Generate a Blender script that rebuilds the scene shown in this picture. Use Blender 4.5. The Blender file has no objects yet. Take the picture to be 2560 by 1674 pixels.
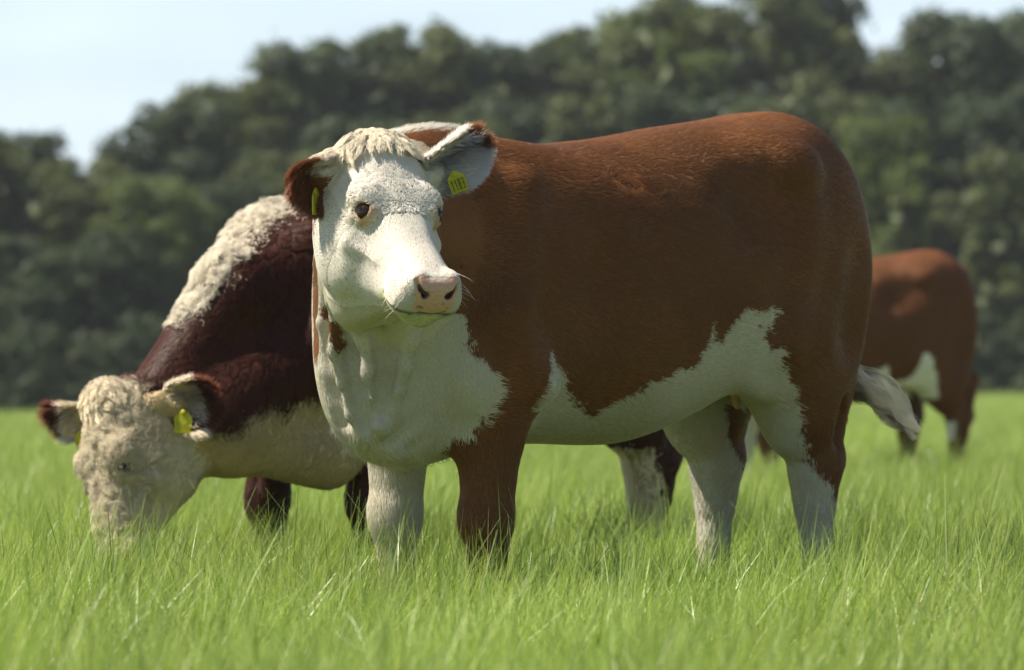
import bpy, math, random
import numpy as np
from mathutils import Vector, Matrix, kdtree

# ----------------------------------------------------------------- camera, light, exposure
SC = bpy.context.scene
COL = SC.collection
rng = np.random.default_rng(7)
random.seed(7)
FPX, CX, CY, HORIZON, CAMH = 4896.0, 512.0, 334.5, 375.0, 0.738

cam_d = bpy.data.cameras.new("camera")
cam = bpy.data.objects.new("camera", cam_d)
COL.objects.link(cam)
cam_d.sensor_width = 36.0
cam_d.lens = FPX / 1024.0 * 36.0
cam_d.clip_start, cam_d.clip_end = 0.2, 3000.0
cam.location = (0, 0, CAMH)
cam.rotation_euler = (math.radians(90) + math.atan((HORIZON - CY) / FPX), 0, 0)
cam_d.dof.use_dof = True
cam_d.dof.focus_distance = 11.15
cam_d.dof.aperture_fstop = 5.2
SC.camera = cam

SUN_DIR = Vector((-0.58, -0.07, 0.81)).normalized()      # towards the sun
elev = math.asin(SUN_DIR.z)
azim = math.atan2(SUN_DIR.x, SUN_DIR.y)                    # from +Y towards +X
world = bpy.data.worlds.new("World")
SC.world = world
world.use_nodes = True
wn, wl = world.node_tree.nodes, world.node_tree.links
wn.clear()
w_out = wn.new("ShaderNodeOutputWorld")
w_bg = wn.new("ShaderNodeBackground"); w_bg.inputs[1].default_value = 0.056
sky = wn.new("ShaderNodeTexSky")
sky.sky_type = 'NISHITA'; sky.sun_disc = False
sky.sun_elevation = elev; sky.sun_rotation = azim
sky.air_density = 1.0; sky.dust_density = 0.6; sky.ozone_density = 1.5
# thin high cloud veil over the sky, same kind of cloud in every direction
tc = wn.new("ShaderNodeTexCoord")
mp = wn.new("ShaderNodeMapping"); mp.inputs['Scale'].default_value = (1.0, 1.0, 2.6)
nz = wn.new("ShaderNodeTexNoise"); nz.inputs['Scale'].default_value = 7.5; nz.inputs['Detail'].default_value = 3.5
nz.inputs['Roughness'].default_value = 0.5
rp = wn.new("ShaderNodeMapRange"); rp.inputs[1].default_value = 0.35; rp.inputs[2].default_value = 0.62
rp.inputs[3].default_value = 0.62; rp.inputs[4].default_value = 1.0
mx = wn.new("ShaderNodeMix"); mx.data_type = 'RGBA'
mx.inputs[7].default_value = (11.6, 13.5, 15.4, 1)
wl.new(tc.outputs['Generated'], mp.inputs[0]); wl.new(mp.outputs[0], nz.inputs['Vector'])
# the veil is milky haze low over the land and thins out towards the blue overhead
sx = wn.new("ShaderNodeSeparateXYZ"); hz = wn.new("ShaderNodeMapRange"); hz.interpolation_type = 'SMOOTHSTEP'
hz.inputs[1].default_value = 0.0; hz.inputs[2].default_value = 0.20; hz.inputs[3].default_value = 1.0; hz.inputs[4].default_value = 0.04
mu = wn.new("ShaderNodeMath"); mu.operation = 'MULTIPLY'
wl.new(tc.outputs['Generated'], sx.inputs[0]); wl.new(sx.outputs[2], hz.inputs[0])
wl.new(nz.outputs['Fac'], rp.inputs[0]); wl.new(rp.outputs[0], mu.inputs[0]); wl.new(hz.outputs[0], mu.inputs[1]); wl.new(mu.outputs[0], mx.inputs[0])
wl.new(sky.outputs[0], mx.inputs[6]); wl.new(mx.outputs[2], w_bg.inputs[0]); wl.new(w_bg.outputs[0], w_out.inputs[0])

sun_d = bpy.data.lights.new("sun", 'SUN')
sun_d.energy = 5.0; sun_d.angle = math.radians(0.6); sun_d.color = (1.0, 0.92, 0.79)
sun = bpy.data.objects.new("sun", sun_d); COL.objects.link(sun)
sun.rotation_euler = SUN_DIR.to_track_quat('Z', 'Y').to_euler()

SC.view_settings.view_transform = 'Standard'
SC.view_settings.look = 'None'
SC.view_settings.gamma = 1.0
SC.view_settings.use_curve_mapping = False
SC.view_settings.exposure = 0.80
SC.render.engine = 'CYCLES'
SC.cycles.max_bounces = 6
SC.cycles.diffuse_bounces = 4
SC.cycles.glossy_bounces = 2
SC.cycles.transmission_bounces = 4
SC.cycles.transparent_max_bounces = 6
SC.cycles.use_adaptive_sampling = True
SC.cycles.adaptive_threshold = 0.02
SC.cycles_curves.shape = 'THICK'; SC.cycles_curves.subdivisions = 2

# ----------------------------------------------------------------- helpers
def at(px, py, Y):
    """world point seen at that pixel of the 1024 x 669 frame, at distance Y"""
    return np.array([(px - CX) / FPX * Y, Y, CAMH + (HORIZON - py) / FPX * Y])

def tag(o, label=None, cat=None, group=None, kind=None):
    if label: o["label"] = label
    if cat: o["category"] = cat
    if group: o["group"] = group
    if kind: o["kind"] = kind
    return o

def link(name, data, parent=None, mat=None):
    o = bpy.data.objects.new(name, data)
    COL.objects.link(o)
    if mat and data is not None: data.materials.append(mat)
    if parent is not None: o.parent = parent
    return o

def mesh_np(name, V, F, smooth=True):
    """V (n,3), F (m,k) numpy, all faces with k corners"""
    me = bpy.data.meshes.new(name)
    V = np.ascontiguousarray(V, dtype=np.float32); F = np.ascontiguousarray(F, dtype=np.int32)
    me.vertices.add(len(V)); me.vertices.foreach_set("co", V.ravel())
    k = F.shape[1]
    me.loops.add(F.size); me.loops.foreach_set("vertex_index", F.ravel())
    me.polygons.add(len(F))
    me.polygons.foreach_set("loop_start", np.arange(0, F.size, k, dtype=np.int32))
    me.polygons.foreach_set("loop_total", np.full(len(F), k, dtype=np.int32))
    me.polygons.foreach_set("use_smooth", np.full(len(F), smooth))
    me.update(); me.validate()
    return me

def color_attr(me, name, C, domain='POINT'):
    a = me.attributes.new(name, 'FLOAT_COLOR', domain)
    C4 = np.ones((len(C), 4), dtype=np.float32); C4[:, :3] = C
    a.data.foreach_set("color", C4.ravel())

def _hash(ix, iy, iz, s):
    h = (ix.astype(np.uint32) * np.uint32(374761393) + iy.astype(np.uint32) * np.uint32(668265263)
         + iz.astype(np.uint32) * np.uint32(2147483647) + np.uint32(s * 974634777 % 4294967295))
    h = (h ^ (h >> np.uint32(13))) * np.uint32(1274126177)
    h = h ^ (h >> np.uint32(16))
    return h.astype(np.float32) / np.float32(4294967295.0)

def vnoise(P, scale, seed=0):
    """value noise in [-1, 1]; scale = size of one cell in metres"""
    with np.errstate(over='ignore'):
        Q = np.asarray(P, dtype=np.float32) / np.float32(scale) + np.float32(1000.37)
        I = np.floor(Q); f = Q - I; f = f * f * (3 - 2 * f); I = I.astype(np.int64)
        r = 0
        for dx in (0, 1):
            for dy in (0, 1):
                for dz in (0, 1):
                    w = (f[..., 0] if dx else 1 - f[..., 0]) * (f[..., 1] if dy else 1 - f[..., 1]) * (f[..., 2] if dz else 1 - f[..., 2])
                    r = r + w * _hash(I[..., 0] + dx, I[..., 1] + dy, I[..., 2] + dz, seed + 1)
        return r * 2 - 1

def fbm(P, scale, seed=0, octv=3):
    r, a, t = 0, 1.0, 0
    for i in range(octv):
        r = r + a * vnoise(P, scale / 2 ** i, seed + 11 * i); t += a; a *= 0.5
    return r / t

def unit(v):
    v = np.asarray(v, dtype=float)
    return v / np.maximum(np.linalg.norm(v, axis=-1, keepdims=True), 1e-9)

# ----------------------------------------------------------------- implicit bodies
def smin(a, b, k):
    if k <= 0: return np.minimum(a, b)
    h = np.maximum(k - np.abs(a - b), 0) / k
    return np.minimum(a, b) - h * h * k * 0.25
def smax(a, b, k): return -smin(-a, -b, k)

def table(rows, n=240):
    """smooth (monotone cubic) table through the rows (x, a, b, ...)"""
    R = np.array(rows, dtype=float); R = R[np.argsort(R[:, 0])]
    x = R[:, 0]; xs = np.linspace(x[0], x[-1], n); out = [xs]
    for c in range(1, R.shape[1]):
        y = R[:, c]; h = np.diff(x); dl = np.diff(y) / h
        m = np.zeros(len(x)); m[0], m[-1] = dl[0], dl[-1]
        for i in range(1, len(x) - 1):
            m[i] = 0 if dl[i - 1] * dl[i] <= 0 else 2 * dl[i - 1] * dl[i] / (dl[i - 1] + dl[i])
        i = np.clip(np.searchsorted(x, xs) - 1, 0, len(x) - 2); t = (xs - x[i]) / h[i]
        out.append((2*t**3-3*t**2+1)*y[i] + (t**3-2*t**2+t)*h[i]*m[i] + (-2*t**3+3*t**2)*y[i+1] + (t**3-t**2)*h[i]*m[i+1])
    return out

class Ell:
    """ellipsoid; axes = 3x3 rows (optional)"""
    def __init__(s, c, r, axes=None, k=0.05, g='torso', op='add'):
        s.c = np.array(c, float); s.r = np.array(r, float); s.ax = None if axes is None else unit(np.array(axes, float))
        s.k, s.g, s.op = k, g, op; s.bc, s.br = s.c, s.r.max()
    def d(s, P):
        Q = P - s.c
        if s.ax is not None: Q = Q @ s.ax.T
        q1 = np.linalg.norm(Q / s.r, axis=-1); q2 = np.linalg.norm(Q / s.r ** 2, axis=-1)
        return q1 * (q1 - 1) / np.maximum(q2, 1e-6)

class Cone:
    """tapered round limb from a to b; flat = scale across 'side' (thinner when < 1)"""
    def __init__(s, a, b, ra, rb, k=0.04, g='torso', side=(0, 1, 0), flat=1.0, op='add'):
        s.a = np.array(a, float); s.b = np.array(b, float); s.ra, s.rb, s.k, s.g, s.op = ra, rb, k, g, op
        s.side = unit(side); s.f = flat
        s.bc = (s.a + s.b) / 2; s.br = np.linalg.norm(s.b - s.a) / 2 + max(ra, rb) * max(1, flat)
    def d(s, P):
        ab = s.b - s.a; Q = P - s.a
        t = np.clip(Q @ ab / (ab @ ab), 0, 1); R = Q - t[..., None] * ab
        if s.f != 1.0:
            w = R @ s.side; R = R + ((1 / s.f - 1) * w)[..., None] * s.side
            return (np.linalg.norm(R, axis=-1) - (s.ra + (s.rb - s.ra) * t)) * min(1, s.f)
        return np.linalg.norm(R, axis=-1) - (s.ra + (s.rb - s.ra) * t)

class Loft:
    """body of superelliptic sections along axis 0 of its frame: rows (u, top, bottom, half width)"""
    def __init__(s, rows, n=2.3, k=0.05, g='torso', frame=None, org=(0, 0, 0), low=0.0, endk=0.05, trap=0.0):
        s.t = table(rows); s.n, s.k, s.g, s.low, s.op, s.ek, s.tr = n, k, g, low, 'add', endk, trap
        s.fr = None if frame is None else np.array(frame, float); s.o = np.array(org, float)
        u = s.t[0]; m = np.array([(u[0] + u[-1]) / 2, 0, (s.t[1].max() + s.t[2].min()) / 2])
        s.bc = m if s.fr is None else s.o + m @ s.fr
        s.br = np.linalg.norm([(u[-1] - u[0]) / 2, s.t[3].max(), (s.t[1].max() - s.t[2].min()) / 2])
    def d(s, P):
        Q = P if s.fr is None else (P - s.o) @ s.fr.T
        u = Q[..., 0]; xs = s.t[0]
        uc = np.clip(u, xs[0], xs[-1])
        top, bot, hw = (np.interp(uc, xs, s.t[i]) for i in (1, 2, 3))
        zc, hh = (top + bot) / 2, (top - bot) / 2
        z = Q[..., 2] - zc
        if s.tr: hw = hw * (1 - s.tr * np.clip(z / hh, -1, 1))
        if s.low: 
            q = np.clip(-z / hh, 0, 1.2); hw = hw * (1 - s.low * q * q)
        rho = (np.abs(Q[..., 1] / hw) ** s.n + np.abs(z / hh) ** s.n + 1e-9) ** (1 / s.n)
        d = (rho - 1) * np.minimum(hw, hh)
        e = np.maximum(xs[0] - u, u - xs[-1])
        return smax(d, e, s.ek)

class Ear:
    """cupped leaf: axis a, across b, opening c (unit vectors), length L, half width W"""
    def __init__(s, org, a, c, L, W, cup=0.03, th=0.0075, k=0.015, g='ear', tipk=1.0):
        s.o = np.array(org, float); s.a = unit(a); c = np.array(c, float); c = c - (c @ s.a) * s.a; s.c = unit(c)
        s.b = np.cross(s.c, s.a); s.L, s.W, s.cup, s.th, s.k, s.g, s.op = L, W, cup, th, k, g, 'add'
        s.bc = s.o + s.a * L / 2; s.br = L * 0.62 + 0.02
    def uvw(s, P):
        Q = P - s.o; return Q @ s.a, Q @ s.b, Q @ s.c
    def width(s, t):
        q = np.clip((1.0 - t) / 0.45, 0, 1)
        return s.W * (0.42 + 0.58 * np.sin(np.pi * np.clip(t * 0.80 + 0.10, 0, 1)) ** 0.8) * np.sqrt(1 - (1 - q) ** 2)
    def d(s, P):
        a, b, c = s.uvw(P)
        t = np.clip(a / s.L, 0, 1)
        w = s.width(t)
        w = np.maximum(w, 0.004)
        cup = s.cup * (0.35 + np.sin(np.pi * np.clip(t, 0, 1) ** 0.8)) * (1.15 * (np.abs(b) / s.W) ** 2 - 0.35)
        dt = np.abs(c - cup) * 0.75 - s.th
        db = np.abs(b) - w
        da = np.maximum(-a - 0.02, a - s.L)
        return smax(smax(dt, db, 0.012), da, 0.012)

def field(prims, P, c=None, rad=None):
    """smooth union of the primitives at points P; those out of reach of the block (c, rad) are left out"""
    d = None; subs = []
    for p in prims:
        if c is not None and np.linalg.norm(p.bc - c) > p.br + rad + 0.09: continue
        if p.op == 'sub': subs.append(p); continue
        e = p.d(P)
        d = e if d is None else smin(d, e, p.k)
    if d is None: d = np.full(P.shape[:-1], 0.2)
    for p in subs: d = smax(d, -p.d(P), p.k)
    return d

def axis_cells(lo, hi, step, fine=None, fstep=None):
    xs = [lo]
    while xs[-1] < hi:
        x = xs[-1]; st = step
        if fine:
            q = 0 if fine[0] <= x <= fine[1] else min(abs(x - fine[0]), abs(x - fine[1]))
            st = min(step, fstep + q * 0.045)
        xs.append(x + st)
    return np.array(xs)

def polygonise(prims, lo, hi, step, fine=None, fstep=None, B=16):
    """surface nets over a grid that can be finer near the head"""
    ax = [axis_cells(lo[i], hi[i], step, fine[i] if fine else None, fstep) for i in range(3)]
    for i in range(3):
        n = len(ax[i]); r = (-n) % B
        if r: ax[i] = np.concatenate([ax[i], ax[i][-1] + step * np.arange(1, r + 1)])
    nx, ny, nz_ = (len(a) for a in ax)
    D = np.full((nx, ny, nz_), 1.0, dtype=np.float32)
    for i in range(0, nx, B):
        for j in range(0, ny, B):
            for k in range(0, nz_, B):
                a, b, c = ax[0][i:i+B], ax[1][j:j+B], ax[2][k:k+B]
                ctr = np.array([(a[0]+a[-1])/2, (b[0]+b[-1])/2, (c[0]+c[-1])/2])
                rad = np.linalg.norm([a[-1]-a[0], b[-1]-b[0], c[-1]-c[0]]) / 2 + step
                act = [p for p in prims if np.linalg.norm(p.bc - ctr) <= p.br + rad + 0.09]
                if not [p for p in act if p.op == 'add']: continue
                dc = field(act, ctr[None])[0]
                if dc < -(rad * 1.6 + 0.05): D[i:i+B, j:j+B, k:k+B] = -1; continue
                if dc > rad * 1.6 + 0.06: continue
                G = np.stack(np.meshgrid(a, b, c, indexing='ij'), -1)
                D[i:i+B, j:j+B, k:k+B] = field(act, G)
    S = D < 0
    cnt = np.zeros((nx-1, ny-1, nz_-1), dtype=np.int8)
    for dx in (0, 1):
        for dy in (0, 1):
            for dz in (0, 1):
                cnt += S[dx:nx-1+dx, dy:ny-1+dy, dz:nz_-1+dz]
    cells = np.argwhere((cnt > 0) & (cnt < 8))
    idx = np.full(cnt.shape, -1, dtype=np.int32); idx[tuple(cells.T)] = np.arange(len(cells))
    acc = np.zeros((len(cells), 3)); num = np.zeros(len(cells))
    corner = {(dx, dy, dz): D[cells[:, 0]+dx, cells[:, 1]+dy, cells[:, 2]+dz] for dx in (0, 1) for dy in (0, 1) for dz in (0, 1)}
    for c0 in corner:
        for axis in range(3):
            if c0[axis]: continue
            c1 = list(c0); c1[axis] = 1; c1 = tuple(c1)
            d0, d1 = corner[c0], corner[c1]; m = (d0 < 0) != (d1 < 0)
            t = d0[m] / (d0[m] - d1[m]); p = np.tile(np.array(c0, float), (m.sum(), 1)); p[:, axis] = t
            acc[m] += p; num[m] += 1
    loc = acc / num[:, None]
    V = np.empty_like(loc)
    for i in range(3):
        g = ax[i]; V[:, i] = g[cells[:, i]] + loc[:, i] * (g[cells[:, i]+1] - g[cells[:, i]])
    quads = []
    for axis in range(3):
        o = [i for i in range(3) if i != axis]
        sl0 = [slice(None)] * 3; sl1 = [slice(None)] * 3; sl0[axis] = slice(0, -1); sl1[axis] = slice(1, None)
        ch = S[tuple(sl0)] != S[tuple(sl1)]
        e = np.argwhere(ch); e = e[(e[:, o[0]] > 0) & (e[:, o[1]] > 0)]
        e = e[(e[:, o[0]] < D.shape[o[0]] - 1) & (e[:, o[1]] < D.shape[o[1]] - 1)]
        inside = S[tuple(e.T)]
        q = []
        for da, db in ((-1, -1), (0, -1), (0, 0), (-1, 0)):
            c = e.copy(); c[:, o[0]] += da; c[:, o[1]] += db; q.append(idx[tuple(c.T)])
        q = np.stack(q, 1)
        flip = inside if axis != 1 else ~inside
        q[~flip] = q[~flip][:, ::-1]
        quads.append(q)
    Q = np.concatenate(quads); Q = Q[(Q >= 0).all(1)]
    return V, Q

def gradient(prims, V, h=0.0015):
    """value and unit gradient, evaluated in spatial chunks"""
    d0 = np.empty(len(V)); G = np.empty((len(V), 3))
    key = np.floor(V / 0.12).astype(np.int64); key = key[:, 0] * 1000003 + key[:, 1] * 1009 + key[:, 2]
    order = np.argsort(key, kind='stable'); ks = key[order]
    cuts = np.concatenate([[0], np.nonzero(np.diff(ks))[0] + 1, [len(ks)]])
    for s, e in zip(cuts[:-1], cuts[1:]):
        ii = order[s:e]; P = V[ii]; c = (P.max(0) + P.min(0)) / 2
        act = [p for p in prims if np.linalg.norm(p.bc - c) <= p.br + 0.12 + 0.09]
        b = field(act, P); d0[ii] = b
        for a in range(3):
            Q = P.copy(); Q[:, a] += h; G[ii, a] = (field(act, Q) - b) / h
    return d0, G

def implicit_mesh(prims, lo, hi, step, fine=None, fstep=None):
    V, Q = polygonise(prims, lo, hi, step, fine, fstep)
    for _ in range(2):
        d, G = gradient(prims, V)
        g2 = np.maximum((G ** 2).sum(1), 0.15)
        V = V - np.clip(d / g2, -0.004, 0.004)[:, None] * G
    d, G = gradient(prims, V)
    return V, Q, unit(G)
# ----------------------------------------------------------------- cattle: shapes
def frame_of(yaw_deg):
    """rows = forward, left, up of an animal facing left and towards the camera by yaw"""
    t = math.radians(yaw_deg)
    return np.array([[-math.cos(t), -math.sin(t), 0], [math.sin(t), -math.cos(t), 0], [0, 0, 1]])

def torso(drop=0.0):
    rows = [(-.815, 1.20, .92, .10), (-.78, 1.305, .84, .16), (-.70, 1.37, .79, .215), (-.60, 1.402, .80, .255), (-.45, 1.382, .745, .295),
            (-.25, 1.353, .635, .335), (0.0, 1.313, .57, .345), (.2, 1.297, .575, .33), (.4, 1.312, .575, .285),
            (.52, 1.31, .565, .255), (.64, 1.27, .57, .205), (.74, 1.19, .61, .155), (.80, 1.08, .68, .11)]
    rows = [(x, t - drop * min(1.0, max(0.0, (x - .2) / .5)), b, w) for x, t, b, w in rows]
    P = [Loft(rows, n=2.35, k=.05, g='torso', endk=.08)]
    for s in (1, -1):
        P += [Ell((-.57, .145 * s, .98), (.235, .135, .34), k=.12),                         # thigh
              Ell((-.60, .16 * s, .82), (.145, .095, .22), k=.06),
              Ell((-.42, .225 * s, .80), (.09, .05, .13), axes=((.8, 0, .6), (0, 1, 0), (-.6, 0, .8)), k=.08),   # flank and stifle
              Ell((-.44, .20 * s, 1.27), (.10, .075, .05), k=.08), Ell((-.455, .262 * s, 1.235), (.055, .035, .035), k=.06),                           # hip
              Ell((.47, .19 * s, .95), (.13, .075, .27), axes=((.95, 0, -.25), (0, 1, 0), (.25, 0, .95)), k=.06),  # shoulder
              Ell((.50, .215 * s, .76), (.12, .065, .13), k=.06)]
    for s in (1, -1):
        P += [Cone((.41, .215 * s, 1.17), (.50, .265 * s, .90), .034, .048, k=.06), Cone((.52, .24 * s, .86), (.40, .27 * s, .72), .05, .045, k=.05),
              Ell((-.445, .262 * s, 1.245), (.060, .045, .042), k=.05), Cone((-.47, .255 * s, 1.14), (-.40, .275 * s, .82), .045, .04, k=.06),
              Ell((-.27, .372 * s, 1.17), (.10, .085, .09), k=.09, op='sub'), Ell((.265, .405 * s, .97), (.055, .10, .22), k=.09, op='sub'),
              Cone((-.685, .312 * s, 1.02), (-.665, .312 * s, .84), .022, .034, k=.10, op='sub')]
    P += [Cone((-.80, 0, 1.27), (-.845, 0, 1.16), .045, .03, k=.04),                           # tail root
          Cone((-.845, 0, 1.16), (-.875, .01, .92), .030, .022, k=.02, g='tail')]
    return P

def brisket():
    return [Ell((.66, .02, .72), (.15, .11, .16), k=.08), Ell((.58, .01, .615), (.14, .09, .075), k=.07)]

def fore_leg(s, x=.47, kx=0.0, y=.165):
    g = 'fore_left' if s > 0 else 'fore_right'; Y = y * s
    return [Cone((x - .02, Y * 1.08, .80), (x - .005 + kx * .3, Y, .60), .105, .082, k=.06, g=g, flat=.85),
            Cone((x - .005 + kx * .3, Y, .62), (x + .0 + kx, Y, .44), .080, .062, k=.03, g=g),
            Ell((x + .008 + kx, Y, .40), (.064, .062, .07), k=.03, g=g),
            Cone((x + .0 + kx, Y, .38), (x + .0 + kx * .8, Y, .17), .052, .036, k=.03, g=g),
            Ell((x + .0 + kx * .8, Y, .14), (.045, .047, .045), k=.03, g=g),
            Cone((x + .005 + kx * .8, Y, .13), (x + .035 + kx * .8, Y, .05), .04, .046, k=.02, g=g)] + \
           [Cone((x + .03 + kx * .8, Y + o, .055), (x + .055 + kx * .8, Y + o, .012), .026, .030, k=.008, g='hoof') for o in (-.026, .026)]

def hind_leg(s, x=-.73, y=.165, fx=0.0):
    g = 'hind_left' if s > 0 else 'hind_right'; Y = y * s
    return [Cone((-.50, Y * 1.15, .82), (x + .09, Y, .63), .125, .100, k=.07, g=g, flat=.8),
            Cone((x + .09, Y, .66), (x + .035, Y, .54), .090, .060, k=.04, g=g, flat=.85),
            Cone((x - .055, Y, .72), (x - .012, Y, .545), .032, .027, k=.04, g=g), Ell((x + .012, Y + .062 * s, .625), (.022, .030, .06), k=.03, g=g, op='sub'),              # tendon to the point of the hock
            Ell((x - .014, Y, .528), (.040, .034, .045), k=.025, g=g), Ell((x + .04, Y, .49), (.055, .052, .05), k=.03, g=g),
            Cone((x + .03, Y, .52), (x + .035, Y, .42), .060, .047, k=.04, g=g),
            Cone((x + .035, Y, .43), (x + .05 + fx, Y, .18), .047, .038, k=.03, g=g),
            Ell((x + .05 + fx, Y, .15), (.046, .047, .045), k=.03, g=g),
            Cone((x + .055 + fx, Y, .14), (x + .085 + fx, Y, .05), .04, .046, k=.02, g=g)] + \
           [Cone((x + .08 + fx, Y + o, .055), (x + .105 + fx, Y + o, .012), .026, .030, k=.008, g='hoof') for o in (-.026, .026)]

HEAD_ROWS = [(-.035, -.045, -.12, .05), (-.01, -.005, -.15, .085), (.04, .016, -.185, .100), (.10, .022, -.215, .110), (.17, .018, -.235, .108),
             (.23, .010, -.225, .098), (.29, .004, -.185, .080), (.35, .000, -.145, .068), (.41, .000, -.120, .064),
             (.455, -.002, -.112, .065), (.487, -.012, -.100, .058)]

def eye_axes(H, s):
    n = unit(np.array([.02, .74 * s, .66])); l = np.array([-.25, .66 * s, -.66]); l = unit(l - (l @ n) * n)
    return np.array([n, l, np.cross(n, l)]) @ H

def head_prims(org, H, sc=(1.0, 1.0, 1.0)):
    """H rows = along the face (u), animal's left (v), out of the forehead (w)"""
    sc = np.array(sc)
    def L(u, v, w): return org + (np.array([u, v, w]) * sc) @ H
    def dv(u, v, w): return np.array([u, v, w]) @ H
    P = [Loft([(a * sc[0], b * sc[2], c * sc[2], e * sc[1]) for a, b, c, e in HEAD_ROWS], n=2.5, k=.05, g='head', frame=H, org=org, low=.10, trap=.15, endk=.035)]
    for s in (1, -1):
        P += [Ell(L(.178, .072 * s, -.008), np.array((.036, .026, .019)) * sc, axes=H, k=.045, g='head'),       # brow
              Ell(L(.18, .069 * s, -.125), np.array((.080, .034, .075)) * sc, axes=H, k=.05, g='head'),       # cheek
              Ell(L(.285, .118 * s, -.045), np.array((.045, .034, .030)) * sc, axes=H, k=.05, g='head', op='sub'),
              Ell(L(.335, .106 * s, -.10), np.array((.045, .030, .040)) * sc, axes=H, k=.05, g='head', op='sub'),
              Cone(L(.235, .096 * s, -.075), L(.31, .066 * s, -.070), .017, .010, k=.03, g='head'),
              Ell(L(.455, .036 * s, -.022), np.array((.030, .022, .024)) * sc, axes=H, k=.018, g='head'),      # nostril wing
              Ell(L(.432, .046 * s, -.060), np.array((.048, .027, .032)) * sc, axes=H, k=.03, g='head')]       # upper lip
    P += [Ell(L(.475, 0, -.042), np.array((.022, .044, .036)) * sc, axes=H, k=.02, g='head'),                   # nose pad
          Ell(L(.425, 0, -.108), np.array((.052, .038, .022)) * sc, axes=H, k=.02, g='head'),                   # chin
          Ell(L(.02, 0, .0), np.array((.045, .06, .03)) * sc, axes=H, k=.04, g='head')]                        # poll
    for s in (1, -1):
        ax, e = eye_axes(H, s), L(.216, .072 * s, -.021)
        P += [Ell(e, (.0215, .031, .0245), axes=ax, k=.014, g='head'),                             # lids
              Ell(e + ax[0] * .021, (.0125, .0210, .0132), axes=ax, k=.003, g='head', op='sub'),
              Cone(L(.492, .024 * s, -.030), L(.465, .037 * s, -.022), .0085, .0095, k=.006, g='head', op='sub'),
              Cone(L(.487, .038 * s, -.020), L(.470, .047 * s, -.006), .005, .0045, k=.006, g='head', op='sub')]
    # mouth line, round the front and back along both sides
    pts = [(.385, .062), (.42, .062), (.455, .058), (.478, .040), (.490, .015)]
    for s in (1, -1):
        q = [L(u, v * s, -.080 - .16 * (.46 - u)) for u, v in pts]
        for a, b in zip(q[:-1], q[1:]): P.append(Cone(a, b, .0035, .0035, k=.008, g='head', op='sub'))
    P.append(Cone(L(.490, .024, -.078), L(.490, -.024, -.078), .0045, .0045, k=.008, g='head', op='sub'))
    return P, L, dv

def head_pose(yaw, pit, roll):
    y, p, r = (math.radians(a) for a in (yaw, pit, roll))
    u = np.array([math.sin(y) * math.cos(p), -math.cos(y) * math.cos(p), -math.sin(p)])
    w = np.array([math.sin(y) * math.sin(p), -math.cos(y) * math.sin(p), math.cos(p)])
    v = np.cross(w, u)
    return u, w * math.cos(r) + v * math.sin(r)

def head_frame(face, out):
    u = unit(face); w = np.array(out, float); w = unit(w - (w @ u) * u); v = np.cross(w, u)
    return np.array([u, v, w])
# ----------------------------------------------------------------- the three poses
def to_world(org, yaw):
    F = frame_of(yaw); M = Matrix.Identity(4)
    for i in range(3):
        for j in range(3): M[j][i] = F[i][j]
        M[i][3] = org[i]
    return M, F

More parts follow.
